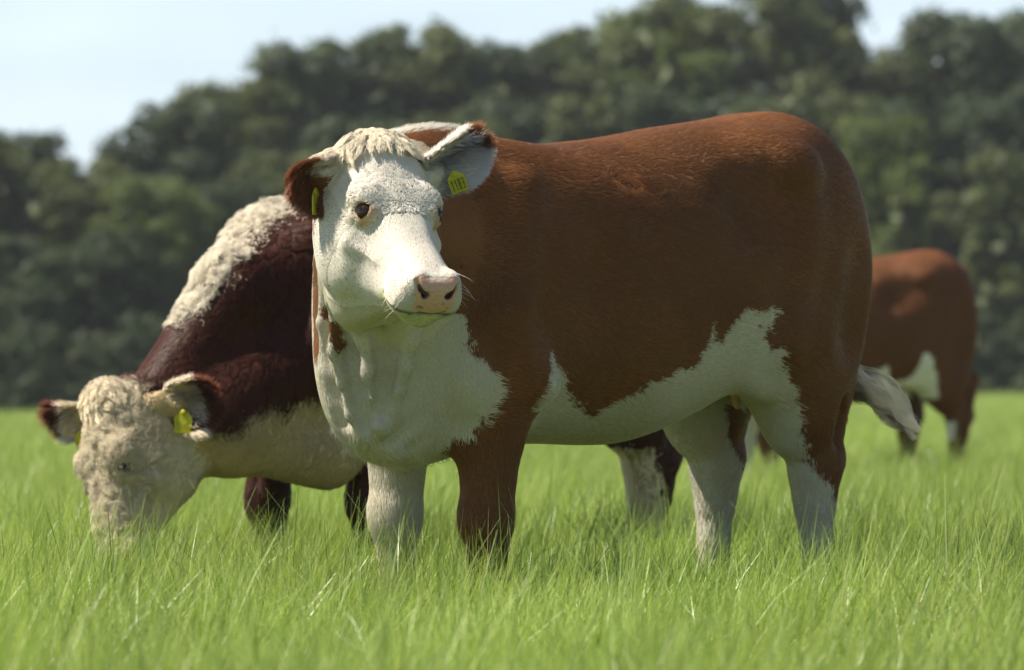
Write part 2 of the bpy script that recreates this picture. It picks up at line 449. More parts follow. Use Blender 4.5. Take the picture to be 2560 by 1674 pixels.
def main_cow_shape():
    org = np.array([(586 - CX) / FPX * 12.0, 12.0, 0.0]); yaw = 42
    M, F = to_world(org, yaw)
    w2l = lambda v: F @ np.array(v, float)                      # direction
    p2l = lambda p: F @ (np.array(p, float) - org)              # point
    poll = p2l(at(372, 149, 11.27))
    face, out = head_pose(26, 40, 2.0)
    H = head_frame(w2l(face), w2l(out))
    L0 = lambda u, v, w: poll + np.array([u, v, w]) @ H
    P = torso() + brisket()
    P += [Ell((.62, .06, 1.02), (.20, .16, .27), k=.08, g='neck'), Ell((.72, .14, 1.05), (.15, .125, .22), k=.08, g='neck'),
          Cone((.45, .0, 1.22), poll + np.array([-.03, -.01, -.06]), .095, .075, k=.06, g='neck'),
          Cone((.66, .03, .80), (.78, .17, 1.0), .14, .085, k=.06, g='neck'),
          Ell(L0(.10, .018, -.23), (.14, .085, .11), axes=H, k=.10, g='neck'),
          Cone(L0(.37, -.0, -.15), L0(.20, -.02, -.31), .022, .035, k=.08, g='neck'),
          Cone((.70, .10, 1.1), poll + np.array([-.02, 0, -.12]), .12, .09, k=.06, g='neck')]
    # loose skin of the dewlap: folds running down from the throat, deepest in the middle and fading into the brisket
    def fold(pts, ra, out):
        pts = [np.array(p) + np.array([o, 0, 0]) for p, o in zip(pts, out)]
        for i, (p, q) in enumerate(zip(pts[:-1], pts[1:])): P.append(Cone(p, q, ra[i], ra[i + 1], k=.018, g='neck'))
    fold([(.86, .125, .92), (.814, .122, .83), (.795, .117, .75), (.782, .110, .69), (.758, .098, .63), (.70, .075, .56)], [.03, .026, .024, .022, .022, .02], [-.01, .0, .002, .0, -.006, -.022])
    fold([(.80, .21, .90), (.742, .200, .82), (.738, .176, .76), (.742, .150, .71), (.742, .120, .66), (.70, .09, .60)], [.02, .017, .016, .016, .015, .012], [-.01, .0, .0, -.002, -.008, -.02])
    fold([(.90, .11, .98), (.85, .065, .80), (.815, .050, .72), (.797, .056, .65), (.76, .056, .60), (.70, .05, .56)], [.026, .022, .020, .018, .018, .014], [-.01, -.002, .0, -.003, -.008, -.02])
    fold([(.86, .02, 1.0), (.835, -.01, .86), (.815, -.02, .75), (.79, -.01, .67), (.74, .0, .60)], [.018, .013, .012, .011, .010], [-.02, -.006, -.006, -.008, -.02])
    for pts in (((.83, .165, .87), (.785, .160, .79), (.775, .140, .72), (.768, .118, .65)), ((.89, .100, .87), (.835, .090, .78), (.812, .086, .70), (.785, .082, .63)),
                ((.865, .045, .90), (.840, .022, .79), (.82, .018, .70), (.79, .02, .63))):
        for p, q in zip(pts[:-1], pts[1:]): P.append(Cone(p, q, .017, .014, k=.03, g='neck', op='sub'))
    P += [Cone((.66, .20, .66), (.72, .10, .58), .010, .008, k=.03, g='neck', op='sub'), Cone((.60, .20, .60), (.66, .12, .56), .010, .008, k=.03, g='neck', op='sub')]
    for s in (1, -1): P += fore_leg(s) + hind_leg(s, x=-.665 if s > 0 else -.64, fx=-.03 if s > 0 else 0)
    hp, L, dv = head_prims(poll, H, (1.0, 1.13, 1.2))
    P += hp
    # ears: the animal's right one (left in the photo) hangs a little, the left one is pricked
    er = Ear(L(.030, -.080, -.04), w2l((-.72, -.58, -.20)), w2l((.45, -.72, -.45)), .126, .060, cup=.036)
    el = Ear(L(.045, .110, -.045), w2l((.80, -.05, .60)), w2l((.34, -.86, -.38)), .178, .048, cup=.026)
    P += [er, el, Cone(L(.03, -.07, -.03), er.o + er.a * .03, .032, .026, k=.02, g='ear'), Cone(L(.04, .09, -.05), el.o + el.a * .03, .034, .026, k=.02, g='ear')]
    lo, hi = (-.95, -.42, -.02), (1.25, .62, 1.46)
    hb = L(.22, 0, -.07)
    fine = [(hb[i] - .17, hb[i] + .17) for i in range(3)]
    return dict(M=M, F=F, org=org, prims=P, box=(lo, hi, .009, fine, .0032), L=L, dv=dv, H=H, poll=poll, ears=(er, el), w2l=w2l, p2l=p2l,
                eyes=[(L(.216, .072 * s, -.021), s) for s in (1, -1)])

def graze_shape():
    D = 14.0; SCL = .96
    org = np.array([(444 - CX) / FPX * D, D, 0.0]); yaw = 30
    M, F = to_world(org, yaw)
    M = M @ Matrix.Scale(SCL, 4)
    w2l = lambda v: F @ np.array(v, float)
    p2l = lambda p: F @ (np.array(p, float) - org) / SCL
    poll = p2l(at(104, 392, 13.35))
    H = head_frame(w2l((.0, -.25, -.97)), w2l((-.82, -.55, .14)))
    P = torso(.11) + brisket()
    A, B, C = p2l(at(328, 245, 13.75)), p2l(at(240, 292, 13.55)), p2l(at(150, 408, 13.40))
    E, G = p2l(at(325, 450, 13.6)), p2l(at(225, 432, 13.45))
    P += [Ell((.56, .0, .98), (.20, .17, .29), k=.08, g='neck'),
          Cone(A, B, .135, .12, k=.07, g='neck'), Cone(B, C, .12, .085, k=.05, g='neck'),
          Cone((.5, 0, .9), G, .22, .11, k=.08, g='neck'), Cone(E, G, .11, .09, k=.08, g='neck', side=(0, 1, 0), flat=.9),
          Cone((A + E) / 2, (C + G) / 2, .19, .12, k=.07, g='neck')]
    P += fore_leg(1, x=.34) + fore_leg(-1, x=.50) + hind_leg(1, x=-.67) + hind_leg(-1, x=-.83)
    hp, L, dv = head_prims(poll, H, (1.08, 1.2, 1.25))
    P += hp
    er = Ear(L(.035, -.085, -.03), w2l((-.98, .1, .06)), w2l((-.05, -.8, -.6)), .150, .052, cup=.03)
    el = Ear(L(.050, .115, -.10), w2l((.88, -.28, .20)), w2l((-.05, -.95, -.25)), .155, .070, cup=.036)
    P += [er, el, Cone(L(.03, -.07, -.03), er.o + er.a * .03, .032, .026, k=.02, g='ear'), Cone(L(.04, .08, -.07), el.o + el.a * .03, .034, .026, k=.02, g='ear')]
    lo, hi = (-.98, -.42, -.02), (1.62, .62, 1.46)
    hb = L(.2, 0, -.07)
    fine = [(hb[i] - .17, hb[i] + .17) for i in range(3)]
    return dict(M=M, F=F, org=org, prims=P, box=(lo, hi, .012, fine, .0055), L=L, dv=dv, H=H, poll=poll, ears=(er, el), w2l=w2l, p2l=p2l,
                eyes=[(L(.216, .072 * s, -.021), s) for s in (1, -1)])

def far_shape():
    D = 25.8
    org = np.array([(826 - CX) / FPX * D, D, 0.0]); yaw = 22
    M, F = to_world(org, yaw)
    w2l = lambda v: F @ np.array(v, float)
    p2l = lambda p: F @ (np.array(p, float) - org)
    poll = np.array([1.0, 0, 1.22])
    H = head_frame((.75, 0, -.66), (.66, 0, .75))
    P = torso() + brisket()
    P += [Ell((.60, .0, .98), (.20, .17, .29), k=.08, g='neck'),
          Cone((.45, 0, 1.19), poll + np.array([-.06, 0, -.08]), .13, .09, k=.08, g='neck'),
          Cone((.62, .0, .84), poll + np.array([.02, 0, -.22]), .17, .10, k=.08, g='neck')]
    for s in (1, -1): P += fore_leg(s, x=.40) + hind_leg(s, x=-.73 if s > 0 else -.6)
    hp, L, dv = head_prims(poll, H)
    P += hp
    er = Ear(L(.035, -.085, -.03), (0, -1, 0), (.9, 0, -.3), .155, .055)
    el = Ear(L(.035, .085, -.03), (0, 1, 0), (.9, 0, -.3), .155, .055)
    P += [er, el]
    return dict(M=M, F=F, org=org, prims=P, box=((-.95, -.42, -.02), (1.55, .45, 1.5), .011, None, None), L=L, dv=dv, H=H, poll=poll, ears=(er, el), w2l=w2l, p2l=p2l,
                eyes=[(L(.216, .072 * s, -.021), s) for s in (1, -1)])
# ----------------------------------------------------------------- materials
def new_mat(name):
    m = bpy.data.materials.new(name); m.use_nodes = True
    nt = m.node_tree; return m, nt, nt.nodes['Principled BSDF']

def hair_mat(name, rough=.55, spec=.25, fade=.8, lean=.8):
    """coat hair: colour comes from each hair's own colour, roots a little darker than tips"""
    m, nt, b = new_mat(name); N, L = nt.nodes, nt.links
    a = N.new("ShaderNodeAttribute"); a.attribute_name = "hair_color"
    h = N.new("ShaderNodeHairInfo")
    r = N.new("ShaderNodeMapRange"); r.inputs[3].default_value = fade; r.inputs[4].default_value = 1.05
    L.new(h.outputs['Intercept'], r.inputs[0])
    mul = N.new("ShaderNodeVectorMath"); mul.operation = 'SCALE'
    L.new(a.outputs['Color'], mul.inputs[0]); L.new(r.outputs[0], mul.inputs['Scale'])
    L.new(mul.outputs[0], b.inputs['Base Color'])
    # a lying coat shades like the skin under it: lean each hair's normal towards the skin normal kept with it
    sn = N.new("ShaderNodeAttribute"); sn.attribute_name = "skin_normal"
    vt = N.new("ShaderNodeVectorTransform"); vt.vector_type = 'NORMAL'; vt.convert_from = 'OBJECT'; vt.convert_to = 'WORLD'
    g = N.new("ShaderNodeNewGeometry"); s1 = N.new("ShaderNodeVectorMath"); s1.operation = 'SCALE'; s1.inputs['Scale'].default_value = 1 - lean
    ad = N.new("ShaderNodeVectorMath"); ad.operation = 'ADD'; no = N.new("ShaderNodeVectorMath"); no.operation = 'NORMALIZE'
    L.new(sn.outputs['Vector'], vt.inputs[0]); L.new(g.outputs['Normal'], s1.inputs[0]); L.new(vt.outputs[0], ad.inputs[0]); L.new(s1.outputs[0], ad.inputs[1])
    L.new(ad.outputs[0], no.inputs[0]); 
    if lean > 0:                                                    # light reaching a hair from behind passes through and round it
        L.new(no.outputs[0], b.inputs['Normal'])
        tl = N.new("ShaderNodeBsdfTranslucent"); ng = N.new("ShaderNodeVectorMath"); ng.operation = 'SCALE'; ng.inputs['Scale'].default_value = -1
        L.new(no.outputs[0], ng.inputs[0]); L.new(ng.outputs[0], tl.inputs['Normal']); m2 = N.new('ShaderNodeVectorMath'); m2.operation = 'SCALE'; m2.inputs['Scale'].default_value = .52; L.new(mul.outputs[0], m2.inputs[0]); L.new(m2.outputs[0], tl.inputs['Color'])
        sh = N.new("ShaderNodeAddShader"); L.new(b.outputs[0], sh.inputs[0]); L.new(tl.outputs[0], sh.inputs[1])
        L.new(sh.outputs[0], N['Material Output'].inputs[0])
    b.inputs['Roughness'].default_value = rough; b.inputs['Specular IOR Level'].default_value = spec
    return m

def hide_mat():
    m, nt, b = new_mat("hide"); N, L = nt.nodes, nt.links
    a = N.new("ShaderNodeAttribute"); a.attribute_name = "coat"
    t = N.new("ShaderNodeTexCoord")
    mp = N.new("ShaderNodeMapping"); mp.inputs['Scale'].default_value = (60, 260, 200)
    n = N.new("ShaderNodeTexNoise"); n.inputs['Scale'].default_value = 1.0; n.inputs['Detail'].default_value = 4
    L.new(t.outputs['Object'], mp.inputs[0]); L.new(mp.outputs[0], n.inputs['Vector'])
    r = N.new("ShaderNodeMapRange"); r.inputs[3].default_value = .72; r.inputs[4].default_value = 1.12
    L.new(n.outputs['Fac'], r.inputs[0])
    mul = N.new("ShaderNodeVectorMath"); mul.operation = 'SCALE'
    L.new(a.outputs['Color'], mul.inputs[0]); L.new(r.outputs[0], mul.inputs['Scale']); L.new(mul.outputs[0], b.inputs['Base Color'])
    bp = N.new("ShaderNodeBump"); bp.inputs['Strength'].default_value = .35; bp.inputs['Distance'].default_value = .004
    L.new(n.outputs['Fac'], bp.inputs['Height']); L.new(bp.outputs[0], b.inputs['Normal'])
    wet = N.new("ShaderNodeAttribute"); wet.attribute_name = "bare"
    r2 = N.new("ShaderNodeMapRange"); r2.inputs[3].default_value = .75; r2.inputs[4].default_value = .38
    L.new(wet.outputs['Fac'], r2.inputs[0]); L.new(r2.outputs[0], b.inputs['Roughness'])
    b.inputs['Specular IOR Level'].default_value = .3
    return m

def flat_mat(name, col, rough=.5, spec=.5, noise=0.0, scale=40):
    m, nt, b = new_mat(name); b.inputs['Roughness'].default_value = rough; b.inputs['Specular IOR Level'].default_value = spec
    if noise:
        N, L = nt.nodes, nt.links
        n = N.new("ShaderNodeTexNoise"); n.inputs['Scale'].default_value = scale; n.inputs['Detail'].default_value = 4
        t = N.new("ShaderNodeTexCoord"); L.new(t.outputs['Object'], n.inputs['Vector'])
        mx = N.new("ShaderNodeMix"); mx.data_type = 'RGBA'
        mx.inputs[6].default_value = tuple(c * (1 - noise) for c in col) + (1,); mx.inputs[7].default_value = tuple(min(1, c * (1 + noise)) for c in col) + (1,)
        L.new(n.outputs['Fac'], mx.inputs[0]); L.new(mx.outputs[2], b.inputs['Base Color'])
    else: b.inputs['Base Color'].default_value = tuple(col) + (1,)
    return m

def leaf_mat(name, c1, c2, trans=.35, attr="tint", rough=.5, spec=.3, patch=None):
    """thin leaf: diffuse + some light through it; every blade or leaf has its own tint value"""
    m = bpy.data.materials.new(name); m.use_nodes = True; nt = m.node_tree; N, L = nt.nodes, nt.links
    b = N['Principled BSDF']; o = N['Material Output']
    a = N.new("ShaderNodeAttribute"); a.attribute_name = attr
    mx = N.new("ShaderNodeMix"); mx.data_type = 'RGBA'
    mx.inputs[6].default_value = tuple(c1) + (1,); mx.inputs[7].default_value = tuple(c2) + (1,)
    L.new(a.outputs['Fac'], mx.inputs[0]); col = mx.outputs[2]
    if patch:
        g = N.new("ShaderNodeNewGeometry"); n = N.new("ShaderNodeTexNoise"); n.inputs['Scale'].default_value = patch[0]; n.inputs['Detail'].default_value = 3
        L.new(g.outputs['Position'], n.inputs['Vector'])
        r = N.new("ShaderNodeMapRange"); r.inputs[1].default_value = .35; r.inputs[2].default_value = .65; r.inputs[3].default_value = patch[1]; r.inputs[4].default_value = patch[2]
        L.new(n.outputs['Fac'], r.inputs[0])
        s = N.new("ShaderNodeVectorMath"); s.operation = 'SCALE'; L.new(col, s.inputs[0]); L.new(r.outputs[0], s.inputs['Scale']); col = s.outputs[0]
    L.new(col, b.inputs['Base Color']); b.inputs['Roughness'].default_value = rough; b.inputs['Specular IOR Level'].default_value = spec
    t = N.new("ShaderNodeBsdfTranslucent"); s2 = N.new("ShaderNodeVectorMath"); s2.operation = 'MULTIPLY'; s2.inputs[1].default_value = (1.25, 1.2, .7)
    L.new(col, s2.inputs[0]); L.new(s2.outputs[0], t.inputs['Color'])
    ms = N.new("ShaderNodeMixShader"); ms.inputs[0].default_value = trans
    L.new(b.outputs[0], ms.inputs[1]); L.new(t.outputs[0], ms.inputs[2]); L.new(ms.outputs[0], o.inputs[0])
    return m
# ----------------------------------------------------------------- ground
def sstep(t): t = np.clip(t, 0, 1); return t * t * (3 - 2 * t)
def ground_z(x, y):
    x = np.asarray(x, float); y = np.asarray(y, float)
    return -.36 * sstep((y - 28) / 75) * sstep((4 - x) / 16) * sstep((400 - y) / 200)

def make_ground():
    xs = np.concatenate([[-1500, -600, -250, -120], np.arange(-70, 71, 3.5), [120, 250, 600, 1500]])
    ys = np.concatenate([[-600, -150, -40, -10], np.arange(0, 30, 2.5), np.arange(30, 200, 6), [230, 300, 420, 700, 1600]])
    X, Y = np.meshgrid(xs, ys, indexing='ij'); V = np.stack([X, Y, ground_z(X, Y)], -1).reshape(-1, 3)
    n, m = len(xs), len(ys); i = np.arange((n - 1) * m).reshape(n - 1, m)[:, :-1].ravel()
    F = np.stack([i, i + m, i + m + 1, i + 1], 1)
    me = mesh_np("ground", V, F)
    mt, nt, b = new_mat("pasture_soil"); N, L = nt.nodes, nt.links
    g = N.new("ShaderNodeNewGeometry"); n1 = N.new("ShaderNodeTexNoise"); n1.inputs['Scale'].default_value = 3.0; n1.inputs['Detail'].default_value = 8
    n2 = N.new("ShaderNodeTexNoise"); n2.inputs['Scale'].default_value = .12; n2.inputs['Detail'].default_value = 4
    L.new(g.outputs['Position'], n1.inputs['Vector']); L.new(g.outputs['Position'], n2.inputs['Vector'])
    mx = N.new("ShaderNodeMix"); mx.data_type = 'RGBA'; mx.inputs[6].default_value = (.055, .10, .018, 1); mx.inputs[7].default_value = (.12, .19, .04, 1)
    L.new(n1.outputs['Fac'], mx.inputs[0])
    m2 = N.new("ShaderNodeMix"); m2.data_type = 'RGBA'; m2.inputs[7].default_value = (.17, .18, .06, 1)
    L.new(n2.outputs['Fac'], m2.inputs[0]); L.new(mx.outputs[2], m2.inputs[6]); L.new(m2.outputs[2], b.inputs['Base Color'])
    b.inputs['Roughness'].default_value = .95
    o = link("ground", me, None, mt); tag(o, kind="structure")
    return o

# ----------------------------------------------------------------- grass: a few clumps of real blades, set out over the pasture
def blade_clump(seed, n, rad, hmean, wid, lean):
    r = np.random.default_rng(seed)
    S = 5
    x0 = r.normal(0, rad * .5, n); y0 = r.normal(0, rad * .5, n)
    h = hmean * r.uniform(.50, 1.12, n); h[r.random(n) < .07] *= 1.22
    az = r.uniform(0, 2 * np.pi, n); bend = r.uniform(.05, .85, n) ** 1.2
    dx, dy = np.cos(az) * bend + lean, np.sin(az) * bend
    w = wid * r.uniform(.6, 1.3, n)
    fa = r.uniform(0, np.pi, n)                                    # which way the flat side faces
    wx, wy = np.cos(fa), np.sin(fa)
    t = np.linspace(0, 1, S)
    V = np.zeros((n, S * 2, 3)); 
    for i, s in enumerate(t):
        q = s ** 1.9
        cx, cy = x0 + dx * h * q * .85, y0 + dy * h * q * .85
        cz = h * (s - .32 * np.hypot(dx, dy) * s ** 2.6)
        ww = w * (1 - s ** 1.7) * .5 + .0003
        tw = fa + s * r.uniform(-.8, .8, n)
        V[:, 2 * i] = np.stack([cx - np.cos(tw) * ww, cy - np.sin(tw) * ww, cz], 1)
        V[:, 2 * i + 1] = np.stack([cx + np.cos(tw) * ww, cy + np.sin(tw) * ww, cz], 1)
    base = (np.arange(n) * S * 2)[:, None, None]
    q = np.array([[2 * i, 2 * i + 1, 2 * i + 3, 2 * i + 2] for i in range(S - 1)])[None]
    F = (base + q).reshape(-1, 4)
    tint = r.random(n) ** 1.3; dry = r.random(n) < .055
    return V.reshape(-1, 3), F, np.repeat(np.where(dry, 1.0, tint * .8), S * 2)

def make_grass():
    gm = leaf_mat("grass_blade", (.178, .292, .028), (.57, .66, .27), trans=.45, rough=.34, spec=.55, patch=(1.3, .74, 1.18))
    src = bpy.data.collections.new("grass_clumps")                  # library of clumps, not linked to the scene
    NV = 14
    for k in range(NV):
        V, F, T = blade_clump(100 + k, 74, .13, .38 if k < 10 else .32, .0039, .16)
        me = mesh_np("grass_clump", V, F); a = me.attributes.new("tint", 'FLOAT', 'POINT'); a.data.foreach_set("value", T.astype(np.float32))
        me.materials.append(gm); src.objects.link(bpy.data.objects.new("grass_clump_%02d" % k, me))
    r = np.random.default_rng(5); P = []; SCL = []
    for y0, y1, dens, sc in ((3.5, 9, 75, 1.0), (9, 17, 75, 1.0), (17, 30, 40, 1.1), (30, 60, 13, 1.35), (60, 120, 4.5, 1.7), (120, 165, 2.5, 1.9)):
        hw = .115 * y1 + 1.3
        n = int((y1 - y0) * 2 * hw * dens)
        x = r.uniform(-hw, hw, n); y = r.uniform(y0, y1, n)
        m = np.abs(x) < .115 * y + 1.3
        P.append(np.stack([x[m], y[m], ground_z(x[m], y[m]) - .01], 1))
        k = r.uniform(.86, 1.12, m.sum()) * (1 + .13 * vnoise(P[-1], .9, 3) + .10 * vnoise(P[-1], .3, 4)) 
        SCL.append(np.stack([k * sc, k * sc, k * (1 if sc < 1.2 else .97)], 1))
    P = np.concatenate(P); SCL = np.concatenate(SCL)
    me = bpy.data.meshes.new("grass"); me.vertices.add(len(P)); me.vertices.foreach_set("co", P.astype(np.float32).ravel())
    rot = np.zeros((len(P), 3), np.float32); rot[:, 2] = r.normal(0, .9, len(P)); rot[:, 1] = r.normal(.05, .09, len(P)); rot[:, 0] = r.normal(0, .08, len(P))
    a = me.attributes.new("rot", 'FLOAT_VECTOR', 'POINT'); a.data.foreach_set("vector", rot.ravel())
    a = me.attributes.new("scl", 'FLOAT_VECTOR', 'POINT'); a.data.foreach_set("vector", SCL.astype(np.float32).ravel())
    a = me.attributes.new("pick", 'INT', 'POINT'); a.data.foreach_set("value", r.integers(0, NV, len(P)).astype(np.int32))
    o = link("grass", me, None, gm); tag(o, "long bright green pasture grass around the cattle's legs", "grass", kind="stuff")
    ng = bpy.data.node_groups.new("grass_field", 'GeometryNodeTree')
    ng.interface.new_socket("Geometry", in_out='INPUT', socket_type='NodeSocketGeometry')
    ng.interface.new_socket("Geometry", in_out='OUTPUT', socket_type='NodeSocketGeometry')
    N, L = ng.nodes, ng.links
    gi, go = N.new("NodeGroupInput"), N.new("NodeGroupOutput")
    mp = N.new("GeometryNodeMeshToPoints"); ci = N.new("GeometryNodeCollectionInfo"); ci.inputs[0].default_value = src
    ci.inputs['Separate Children'].default_value = True; ci.inputs['Reset Children'].default_value = True
    ip = N.new("GeometryNodeInstanceOnPoints"); ip.inputs['Pick Instance'].default_value = True
    def named(nm, ty):
        q = N.new("GeometryNodeInputNamedAttribute"); q.data_type = ty; q.inputs['Name'].default_value = nm
        return [s for s in q.outputs if s.enabled and s.name == 'Attribute'][0]
    L.new(gi.outputs[0], mp.inputs[0]); L.new(mp.outputs[0], ip.inputs['Points']); L.new(ci.outputs[0], ip.inputs['Instance'])
    L.new(named("pick", 'INT'), ip.inputs['Instance Index']); L.new(named("scl", 'FLOAT_VECTOR'), ip.inputs['Scale'])
    e2r = N.new("FunctionNodeEulerToRotation"); L.new(named("rot", 'FLOAT_VECTOR'), e2r.inputs[0]); L.new(e2r.outputs[0], ip.inputs['Rotation'])
    L.new(ip.outputs[0], go.inputs[0])
    md = o.modifiers.new("field", 'NODES'); md.node_group = ng
    return o

# ----------------------------------------------------------------- trees
def crown_mesh(seed, shape, nblob=90, per=260, leaf=.011, low=.0):
    """unit-height crown (z 0..1, half width about .5): leaves on the outside of many boughs"""
    r = np.random.default_rng(seed); V = []; T = []
    for b in range(nblob):
        for _ in range(60):
            z = r.uniform(low + .04, .97); rr = np.interp(z, *shape); a = r.uniform(0, 2 * np.pi); q = rr * np.sqrt(r.uniform(.15, 1))
            if True: break
        br = r.uniform(.055, .105) * (1.1 - .3 * z)
        c = np.array([np.cos(a) * q, np.sin(a) * q, min(z, 1 - br * .8)])
        n = int(per * (br / .08) ** 2)
        d = unit(r.normal(size=(n, 3))); d[:, 2] = np.where(d[:, 2] < -.3, -d[:, 2], d[:, 2]); d = unit(d)
        rad = br * (r.uniform(.55, 1.0, n) + .22 * vnoise(d * br + c, .035, seed) + (r.random(n) < .05) * r.uniform(0, .5, n))
        p = c + d * rad[:, None] * np.array([1, 1, .82])
        nn = unit(d * .8 + np.array([0, 0, .35]) + r.normal(0, .45, (n, 3)))
        t1 = unit(np.cross(nn, r.normal(size=(n, 3)))); t2 = np.cross(nn, t1)
        s = leaf * r.uniform(.6, 1.35, n)[:, None]
        quad = np.stack([p - t1 * s, p - t2 * s * .55, p + t1 * s, p + t2 * s * .55], 1)
        V.append(quad.reshape(-1, 3)); T.append(np.repeat(np.clip(.5 + .35 * vnoise(c[None], .21, seed + 3)[0] + r.normal(0, .16, n), 0, 1), 4))
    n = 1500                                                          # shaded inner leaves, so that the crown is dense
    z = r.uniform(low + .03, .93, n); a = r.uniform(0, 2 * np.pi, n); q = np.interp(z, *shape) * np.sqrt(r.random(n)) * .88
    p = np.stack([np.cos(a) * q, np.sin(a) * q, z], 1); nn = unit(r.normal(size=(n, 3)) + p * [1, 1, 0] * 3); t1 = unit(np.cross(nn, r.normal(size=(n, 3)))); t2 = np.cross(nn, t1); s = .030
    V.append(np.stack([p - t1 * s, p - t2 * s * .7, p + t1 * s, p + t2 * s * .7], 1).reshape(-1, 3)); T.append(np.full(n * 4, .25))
    V = np.concatenate(V); F = np.arange(len(V)).reshape(-1, 4)
    me = mesh_np("crown", V, F, smooth=False)
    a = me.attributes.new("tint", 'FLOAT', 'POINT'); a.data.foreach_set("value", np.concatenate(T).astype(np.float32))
    return me

def tube(path, radii, n=8):
    path = np.array(path, float); V = []; 
    for i, p in enumerate(path):
        t = unit(path[min(i + 1, len(path) - 1)] - path[max(i - 1, 0)]); a = unit(np.cross(t, [.3, 1, .1])); b = np.cross(t, a)
        for k in range(n):
            w = 2 * np.pi * k / n; V.append(p + (a * np.cos(w) + b * np.sin(w)) * radii[i])
    F = [[i * n + k, i * n + (k + 1) % n, (i + 1) * n + (k + 1) % n, (i + 1) * n + k] for i in range(len(path) - 1) for k in range(n)]
    return np.array(V), np.array(F)

def trunk_mesh(seed):
    r = np.random.default_rng(seed); VV, FF, o = [], [], 0
    def add(path, rad):
        nonlocal o
        V, F = tube(path, rad); VV.append(V); FF.append(F + o); o += len(V)
    top = np.array([r.normal(0, .03), r.normal(0, .03), .62])
    add([(0, 0, -.02), (.003, 0, .05), top * .45, top], [.034, .024, .018, .009])
    for k in range(6):
        s = r.uniform(.2, .55); a = r.uniform(0, 6.28); b = np.array([np.cos(a), np.sin(a), 0]); p = top * s / .62; p[2] = s
        add([p, p + b * .12 + [0, 0, .08], p + b * .27 + [0, 0, .22]], [.011, .008, .004])
    return mesh_np("trunk", np.concatenate(VV), np.concatenate(FF))

